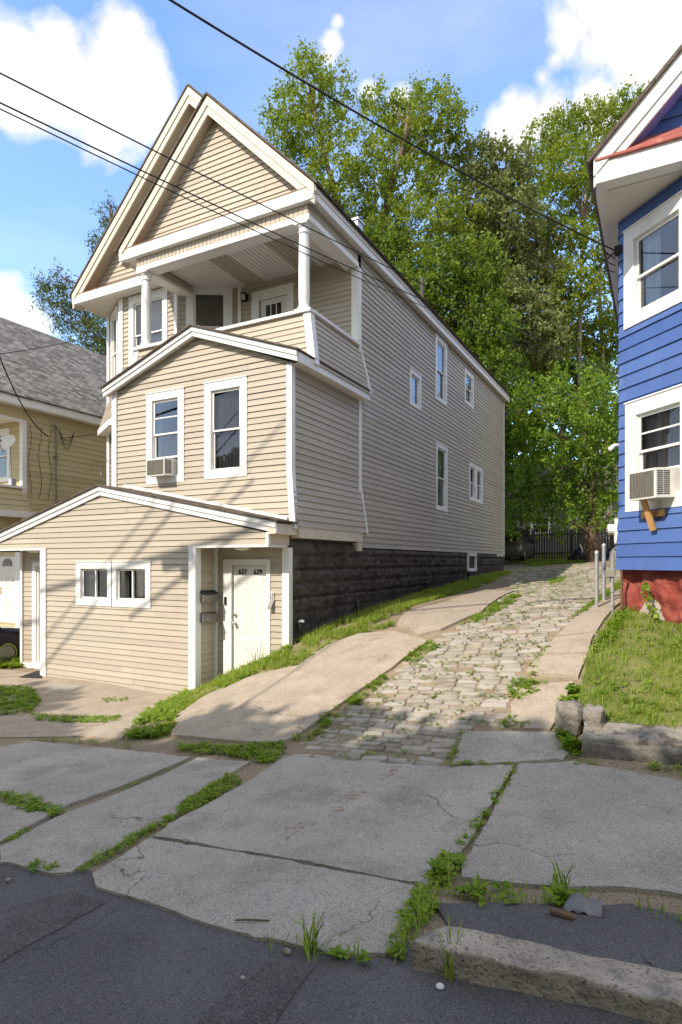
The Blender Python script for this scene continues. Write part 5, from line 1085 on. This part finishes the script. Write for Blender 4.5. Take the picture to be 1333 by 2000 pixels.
# ------------------------------------------------------------------ yard things
def yard():
    for u, v, lab in ((1166,1190,'nearer galvanised steel pipe bollard on the footpath'), (1180,1176,'farther galvanised steel pipe bollard on the footpath')):
        x, y = gp(u, v); z = G(x, y)+.02; s = y/ray(u, v).y; r = 3.6*s/F_PX; hh = 112*s/F_PX
        o = thing('bollard', lab, 'bollard', (x, y, z), 'steel bollards by the blue house'); m = MB(); m.lathe((x, y, z), [(r,-.05),(r,hh*.955)], 14); m.build('post', 'galv', o, smooth=False); m = MB(); m.lathe((x, y, z), [(r*1.18,hh*.93),(r*1.18,hh*.97),(r*.9,hh*.995),(r*.3,hh)], 14); m.build('cap', 'galv', o)
    # garden lights along the foundation
    for u, v in ((588,1252),(697,1212),(832,1165),(915,1140)):
        x, y = gp(u, v); z = G(x, y); s = y/ray(u, v).y
        lab = {588:'solar garden light nearest the entry post', 697:'second solar garden light along the black foundation', 832:'third solar garden light along the shaded grass', 915:'farthest solar garden light under the cellar window'}[u]
        o = thing('garden_light', lab, 'garden light', (x, y, z), 'solar lights along the foundation'); m = MB(); m.tube([(x,y,z-.02),(x+.01,y,z+.24)], .010, 6); m.build('stake', 'black', o)
        m = MB(); m.lathe((x+.01, y, z), [(.03,.24),(.045,.25),(.06,.36)], 10); m.build('lantern', 'carglass', o); m = MB(); m.lathe((x+.01, y, z), [(.078,.355),(.075,.37),(.05,.40),(.015,.415)], 14); m.build('cap', 'chrome' if u == 588 else 'black', o)
    # gas riser, rusty pipe, vent and meter box on the blue house
    p = FB.p(-.05, 0, .08); x, y = p.x, p.y; z0 = G(x, y); o = thing('gas_pipe', 'grey gas riser with valve at the blue house corner', 'pipe', (x, y, z0)); m = MB(); m.tube([(x,y,z0-.05),(x,y,.1)], .02, 10)
    for zz in (z0+.12, z0+.33, z0+.6): m.tube([(x,y,zz),(x,y,zz+.05)], .032, 8)
    m.build('riser', 'galv', o); m = MB(); m.box(x-.10, x+.04, y-.04, y+.04, -.22, -.12); m.tube([(x-.05,y,-.22),(x-.05,y,-.3)], .03, 8); m.build('valve', 'acgrey', o)
    p = FB.p(.16, 0, .1); o = MB(); o.tube([(p.x,p.y,G(p.x,p.y)-.05),(p.x,p.y,-.12)], .018, 8); o.build('rusty_pipe', 'rust', label='rusty upright pipe in front of the red foundation', cat='pipe')
    o = thing('vent_box', 'white metal meter box with round vent on the blue side wall', 'meter box', (-.7, 13.5, .4)); m = MB(); q = pxs(1203, 1057, 13.6); m.box(q.x-.02, -.55, q.y-.1, q.y+.25, .42, .98); m.build('box', 'acwhite', o, bevel=.01); m = MB(); m.tube([(q.x-.16,q.y,.74),(q.x,q.y,.74)], .115, 16); m.build('vent', 'white', o)
    # ivy on the red foundation
    rng = np.random.default_rng(4); path = [FB.p(.55, -.28, .06), FB.p(.62, -.42, .08), FB.p(.70, -.60, .10), FB.p(.78, -.80, .12), FB.p(.85, -1.0, .13)]
    o = thing('ivy_vine', 'green ivy vine climbing the red stone foundation', 'vine', path[-1]); m = MB(); m.tube(path, .006, 5); m.build('stem', 'stick', o)
    P = np.concatenate([np.array(a)+(np.array(b)-np.array(a))*rng.random((16,1))+rng.normal(0,.035,(16,3)) for a, b in zip(path, path[1:])]); np_quads('leaf', leaf_quads(P, .075, 1.15, .6, rng=rng), rng.random(len(P)), 'weed', o)
    # picket fence at the back
    Yf = 34.5; x0, x1 = -8.4, -2.3; o = thing('picket_fence', 'dark weathered picket fence under the trees behind the driveway', 'fence', (x0, Yf, .1)); m = MB(); n = 46
    for i in range(n):
        x = x0+(x1-x0)*i/n; z = G(x, Yf)-.05; t = z+1.62+.06*math.sin(i*.9); m.prism([(x,Yf,z),(x+.085,Yf,z),(x+.085,Yf,t),(x+.042,Yf,t+.09),(x,Yf,t)], (0,.02,0))
    m.build('picket_panel', 'oldwood', o); m = MB()
    for h in (.35, 1.35): m.bar((x0,Yf+.05,G(x0,Yf)+h), (x1,Yf+.05,G(x1,Yf)+h), .05, .09)
    m.build('rail', 'oldwood', o)
    for i in range(4):
        x = x0+(x1-x0)*i/3; m = MB(); m.box(x-.05, x+.05, Yf+.08, Yf+.18, G(x,Yf)-.1, G(x,Yf)+1.6); m.build('post', 'oldwood', o)
    # house beyond the fence
    o = thing('house', 'pale grey house half hidden behind the picket fence', 'house', (-4, 40, 0)); F = Fr(0, 38.5, 1, 0); hh = [window(o, F, -7.2, -6.0, 1.7, 2.9, .12, 'curtain_grey'), window(o, F, -4.6, -3.4, 1.7, 2.9, .12, 'curtain_grey')]; m = MB(); siding(m, F, [(-11,-.3),(0,-.3),(0,4.2),(-11,4.2)], .18, hh); F2 = Fr(0, 38.5, 0, 1); siding(m, F2, [(0,-.3),(7,-.3),(7,4.2),(0,4.2)], .18); m.build('siding_wall', 'yellowed', o)
    m = MB(); m.hexa([(-11.3,38.1,4.1),(.3,38.1,4.1),(.3,42,6.6),(-11.3,42,6.6),(-11.3,38.1,4.2),(.3,38.1,4.2),(.3,42,6.7),(-11.3,42,6.7)]); m.build('roof', 'shingle', o)
    # bags, boards and a leaning pole at the tree
    for k, (u, v, s, mm, lab) in enumerate(((1198,1062,30,'black','black rubbish bag heaped beside the maple trunk'), (1208,1074,28,'tarp','grey tarpaulin bundle at the back corner of the blue house'), (1128,1068,30,'black','black bag slumped against the end of the picket fence'))):
        p = pxs(u, v, s); z = G(p.x, p.y); m = MB(); n1, n2 = 14, 9
        for i in range(n2):
            for j in range(n1):
                a = 2*math.pi*j/n1; e = math.pi*.5*i/(n2-1); rr = .42*(1+.25*noise.noise(Vector((math.cos(a)*2, math.sin(a)*2, e*2+k)))); m.v.append((p.x+rr*math.cos(e)*math.cos(a), p.y+rr*math.cos(e)*math.sin(a), z+.62*math.sin(e)*(1+.2*noise.noise(Vector((a, e, k))))))
        m.f = [(i*n1+j, i*n1+(j+1) % n1, (i+1)*n1+(j+1) % n1, (i+1)*n1+j) for i in range(n2-1) for j in range(n1)]; m.build('rubbish_bag', mm, smooth=True, label=lab, cat='bag')
    p = pxs(1146, 1082, 30); z = G(p.x, p.y); m = MB(); m.bar((p.x,p.y,z), (p.x-.35,p.y+.5,z+.85), .05, .03); m.build('board', 'white', label='thin white board leaning near the maple trunk', cat='board')
    p = pxs(1137, 1078, 30.3); z = G(p.x, p.y); m = MB(); m.box(p.x-.28, p.x+.12, p.y+.3, p.y+.6, z, z+.35); m.build('crate', 'tarp', label='pale grey box on the ground beside the leaning board', cat='box', bevel=.02)
yard()

# ------------------------------------------------------------------ cars
def car(label, loc, rot, paint, suv=False, ring=None, group=None):
    root = thing('car', label, 'car', loc, group); cs, sn = math.cos(rot), math.sin(rot); L = Vector(loc)
    def T(x, y, z): return (L.x+x*cs-y*sn, L.y+x*sn+y*cs, L.z+z)       # +y is the front
    if suv: prof = [(-2.25,.45,.95),(-2.3,.7,1.0),(-2.22,1.0,1.02)]; roof = [(-2.15,1.05),(-1.95,1.72),(.3,1.78),(1.1,1.1),(2.2,.92),(2.35,.55)]
    else: roof = [(-2.35,.95),(-1.5,1.05),(-.9,1.42),(.35,1.45),(1.15,1.02),(2.2,.88),(2.35,.55)]
    st = [(-2.38,.35,.60,.80),(-2.3,.25,.95,.88),(-1.9,.22,1.0,.91),(-1,.2,1.0,.92),(0,.2,.98,.92),(1,.2,1.0,.92),(1.7,.22,.93,.90),(2.2,.28,.86,.84),(2.36,.36,.62,.7)]
    m = MB(); n = 12
    for y, zb, zt, hw in st:
        zt = zt+(.05 if suv else 0); ring_ = [(-hw*.86,zb),(-hw,zb+.12),(-hw,zb+(zt-zb)*.55),(-hw*.97,zb+(zt-zb)*.85),(-hw*.86,zt),(-hw*.4,zt+.02),(hw*.4,zt+.02),(hw*.86,zt),(hw*.97,zb+(zt-zb)*.85),(hw,zb+(zt-zb)*.55),(hw,zb+.12),(hw*.86,zb)]
        m.v += [T(x, y, z) for x, z in ring_]
    m.f = [(k*n+j, (k+1)*n+j, (k+1)*n+(j+1) % n, k*n+(j+1) % n) for k in range(len(st)-1) for j in range(n)]+[tuple(range(n)), tuple(range(len(st)*n-1, (len(st)-1)*n-1, -1))]
    m.build('body', paint, root, smooth=True)
    cab = [(-2.1,1.0,.8),(-1.95,1.66,.66),(-1.6,1.76,.64),(.1,1.78,.64),(.4,1.7,.66),(1.2,1.02,.8)] if suv else [(-1.7,1.0,.78),(-.95,1.38,.62),(-.6,1.43,.60),(.2,1.43,.60),(.5,1.36,.62),(1.3,.98,.78)]
    g = MB(); r = MB()
    for y, z, hw in cab: g.v += [T(-hw*1.08, y, .95), T(-hw, y, z), T(hw, y, z), T(hw*1.08, y, .95)]
    g.f = [(k*4+j, (k+1)*4+j, (k+1)*4+j+1, k*4+j+1) for k in range(5) for j in range(3)]; g.build('window_glass', 'carglass', root)
    for k in range(1, 4):
        (y0, z0, h0), (y1, z1, h1) = cab[k], cab[k+1]; r.hexa([T(-h0*1.01,y0,z0-.03),T(h0*1.01,y0,z0-.03),T(h1*1.01,y1,z1-.03),T(-h1*1.01,y1,z1-.03),T(-h0*.97,y0,z0+.03),T(h0*.97,y0,z0+.03),T(h1*.97,y1,z1+.03),T(-h1*.97,y1,z1+.03)])
    for sx in (-1, 1):
        for k in (0, 4): (y0, z0, h0), (y1, z1, h1) = cab[k], cab[k+1]; za, zb_ = (z0, z1); r.bar(T(sx*h0*1.02,y0,za), T(sx*h1*1.02,y1,zb_), .07, .05)
        r.bar(T(sx*.66,-.4,1.0), T(sx*.63,-.4,1.45 if not suv else 1.74), .05, .08)
    r.build('roof', paint, root)
    for sx in (-1, 1):
        for yy in (-1.4, 1.4):
            w = MB(); c = Vector(T(sx*.80, yy, .34)); ax = Vector((cs*sx, sn*sx, 0)); w.tube([c-ax*.1, c-ax*.09, c+ax*.09, c+ax*.11], [.28,.33,.33,.28], 22); w = w.build('wheel', 'tyre', root)
            q = MB(); q.tube([c+ax*.10, c+ax*.125], [.22,.20], 20)
            q.build('rim', 'alloy', w)
            if ring:
                q = MB(); k2 = 22; u = Vector((-sn, cs, 0)); 
                for j in range(k2):
                    a = 2*math.pi*j/k2; d = u*math.cos(a)+Vector((0,0,1))*math.sin(a); q.v += [tuple(c+ax*.128+d*.225), tuple(c+ax*.128+d*.262)]
                q.f = [(2*j, 2*j+1, (2*j+3) % (2*k2), (2*j+2) % (2*k2)) for j in range(k2)]; q.build('wheel_ring', ring, w)
        t = MB(); t.hexa([T(sx*.55,-2.36 if not suv else -2.34,.72),T(sx*.88,-2.2,.72),T(sx*.9,-2.1,.72),T(sx*.55,-2.2,.72),T(sx*.55,-2.345,.92),T(sx*.86,-2.2,.94),T(sx*.88,-2.1,.94),T(sx*.55,-2.2,.92)]); t.build('tail_light', 'tail', root)
        h = MB(); h.hexa([T(sx*.5,2.33,.62),T(sx*.82,2.2,.62),T(sx*.86,2.0,.64),T(sx*.5,2.2,.62),T(sx*.5,2.28,.78),T(sx*.8,2.17,.8),T(sx*.85,2.0,.82),T(sx*.5,2.15,.8)]); h.build('headlight', 'lampwhite', root)
        mr = MB(); mr.box(0,0,0,0,0,0); mr.v = [T(sx*(.95+a*.18), .85+b*.1, 1.0+c*.13) for a, b, c in ((0,0,0),(1,0,0),(1,1,0),(0,1,0),(0,0,1),(1,0,1),(1,1,1),(0,1,1))]; mr.build('mirror', paint, root)
    b = MB(); b.hexa([T(-.84,-2.42,.36),T(.84,-2.42,.36),T(.84,-2.2,.36),T(-.84,-2.2,.36),T(-.84,-2.42,.56),T(.84,-2.42,.56),T(.84,-2.2,.56),T(-.84,-2.2,.56)]); b.build('bumper', paint, root, bevel=.03)
    return root
car('dark navy car with lime ringed wheel parked between the two houses', (-15.5, 8.1, G(-15.6, 9)+.02), 0, 'car_dark', ring='limeband')
car('silver brown minivan seen from behind beyond the tan house corner', (-7.2, 33.6, G(-7.2, 33)), 0, 'car_tan', suv=True)

# ------------------------------------------------------------------ cables and what stands across the street
def sag(a, b, s, n=26): return [Vector(a).lerp(Vector(b), i/n)+Vector((0,0,-s*4*(i/n)*(1-i/n))) for i in range(n+1)]
def cables():
    def cab(a, b, s, r, lab, pre=0.0):
        a, b = Vector(a), Vector(b); m = MB(); P = sag(a, b, s)
        if pre: P = [a+(a-P[1]).normalized()*pre+Vector((0,0,.0))]+P
        m.tube(P, r, 6); m.build('cable', 'wire', label=lab, cat='cable', group='overhead cables')
    cab(pxs(325,-5,5.2), FB.p(-.02, 4.68, .04), .10, .0105, 'thick twisted service cable running to the blue house corner', 6)
    cab(pxs(-5,140,7.0), pxs(1215,735,26), .12, .010, 'upper of three thin cables crossing the front gable', 8)
    cab(pxs(-5,198,7.0), pxs(1215,732,26), .30, .010, 'middle of three thin cables crossing the front gable', 8)
    cab(pxs(-5,210,7.0), pxs(1215,738,26), .36, .008, 'lowest of three thin cables crossing the front gable', 8)
    X = -17.4; p = pxs(107, 850, X/ray(107, 850).x); cab(pxs(-3, 690, 15.0), p+Vector((.1,-.3,-.1)), .35, .019, 'thick drooping service cable to the yellow house mast', 4)
    cab(pxs(-3, 692, 16.5), pxs(235, 640, 24), .1, .012, 'thin cable rising from the yellow house towards the conifer')
    cab(p+Vector((.15,.1,-.1)), pxs(214, 843, 20.5), .02, .012, 'thin cable from the yellow house mast to the tan house')
    b = MB(); q = FB.p(-.02, 4.68, .0); b.box(q.x-.05, q.x+.05, q.y-.08, q.y+.03, q.z-.06, q.z+.06)
    for k in range(3): b.tube([q+Vector((-.02,-.05,0)), q+Vector((-.12-.05*k,-.12,-.10-.05*k)), q+Vector((-.22-.04*k,-.16,.02-.12*k)), q+Vector((-.04,-.03,-.12-.1*k))], .008, 5)
    b.build('cable_bracket', 'wire', label='black cable clamp with loops on the blue house corner', cat='bracket')
    # poles and cables over the street, out of the picture: their shadows fall on the front of the tan house
    L = Vector((-.294,-.956,.839/.9995*1.0))
    def shadow_src(x, z, y, k): return Vector((x, y, z))+Vector((-math.sin(SUN_AZ), -math.cos(SUN_AZ), math.tan(SUN_EL)))*k
    def street(x0, z0, k0, x1, z1, k1, r, lab):
        a, b = shadow_src(x0, z0, 8.86, k0), shadow_src(x1, z1, 8.86, k1); d = (b-a); m = MB(); m.tube([a-d*1.0, a, b, b+d*.9], r, 6); m.build('cable', 'wire', label=lab, cat='cable', group='overhead cables')
    street(-12.3,-.68,9.6, -6.3,.62,8.4, .05, 'thick cable bundle strung over the street in front of the houses'); street(-11.5,-1.7,9.4, -9.2,.3,8.6, .028, 'slanting cable over the street by the entry window'); street(-10.2,.0,9.3, -6.4,3.2,8.8, .02, 'cable climbing over the street towards the second storey')
    street(-8.0,-.2,9.0, -6.4,.75,8.9, .035, 'short cable near the splice box over the street')
    c = shadow_src(-8.25, .02, 8.86, 9.0); o = thing('splice_box', 'black cable splice box hanging from the street cables', 'splice box', c); m = MB(); m.bar(c+Vector((-.45,-.05,-.06)), c+Vector((.45,.05,.04)), .16, .16); m.build('case', 'black', o, bevel=.02); m = MB(); m.bar(c+Vector((.15,0,-.3)), c+Vector((.15,0,.2)), .22, .18); m.build('hanger', 'black', o)
    for (x, y, lab) in ((-21.5,-2.0,'wooden utility pole at the left end of the street cables'), (7.5,1.9,'wooden utility pole at the right end of the street cables')):
        o = thing('utility_pole', lab, 'utility pole', (x, y, G(max(x,-20), y)), 'utility poles on the street'); m = MB(); m.tube([(x,y,G(x,y)-.2),(x,y,9.3)], [.17,.11], 12); m.build('pole', 'bark', o); m = MB(); m.bar((x,y-1.1,8.6), (x,y+1.1,8.6), .1, .12); m.build('crossarm', 'oldwood', o)
    # street trees across the road: their crowns shade the pavement
    for k, (x, y, h, lab, bl) in enumerate((
        (-14.5,-7.0,9.5,'broad street tree across the road, left', [(-1.5,0,6.4,2.4),(1.6,.4,6.6,2.4),(0,0,8.2,2.2),(-3.6,.2,5.6,2.0),(3.6,-.3,5.6,2.0),(0,.8,4.9,2.2),(-3.0,0,3.4,1.9),(3,0,3.6,1.9)]),
        (-8.0,-7.2,9.5,'broad street tree across the road, middle', [(-1.5,0,6.4,2.3),(1.6,.4,6.4,2.3),(0,0,8.0,2.2),(-3.4,.2,5.4,2.0),(3.0,.6,8.7,1.35),(3.4,-.3,5.4,2.0),(0,.8,4.6,2.2),(-3.0,0,3.2,1.9),(3,0,3.2,1.9)]),
        (-1.8,-7.2,9.3,'broad street tree across the road, right', [(-1.5,0,6.3,2.3),(1.6,.4,6.2,2.3),(0,0,7.6,2.0),(-3.4,.2,5.4,2.0),(-1.7,.6,8.4,1.35),(3.4,-.3,5.4,2.0),(0,.8,4.6,2.2),(-3.0,0,3.2,1.9),(3,0,3.2,1.9)]),
        (1.5,-6.0,9.2,'narrow street tree across the road between two broad ones', [(-1.0,0,6.0,2.2),(1.2,.4,6.0,2.2),(0,0,7.4,2.0),(0,.8,4.6,2.2),(-1,0,3.4,2.0),(1,0,3.2,2.0)]),
        (4.6,-6.6,9.3,'broad street tree across the road, far right', [(-1.5,0,6.3,2.3),(1.6,.4,6.2,2.3),(0,0,7.8,2.0),(-3.2,.2,5.4,2.0),(3.4,-.3,5.4,2.0),(0,.8,4.6,2.2),(-2.8,0,3.2,1.9),(3,0,3.2,1.9)]))):
        y += .5; z = -1.75; trunk = [(x,y,z-.2),(x+.1,y,z+2.5),(x,y,z+5),(x+.1,y,z+7.5)]
        tree('street_tree', lab, trunk, [(Vector((x+a, y+b, z+c)), r) for a, b, c, r in bl], 'leaf_maple', 'bark', 70, .42, 12, 1.3, .3, 'street trees across the road', seed=40+k)
    o = thing('house', 'plain brick house across the street behind the camera', 'house', (-6, -19, -2.3)); m = MB(); m.box(-14, 3, -24, -15, -2.6, 4.6); m.build('wall', 'red_stone', o); m = MB(); m.prism([(-14.4,-14.6,4.5),(-14.4,-24.4,4.5),(-14.4,-19.5,8.2)], (17.8,0,0)); m.build('roof', 'shingle', o)
cables()
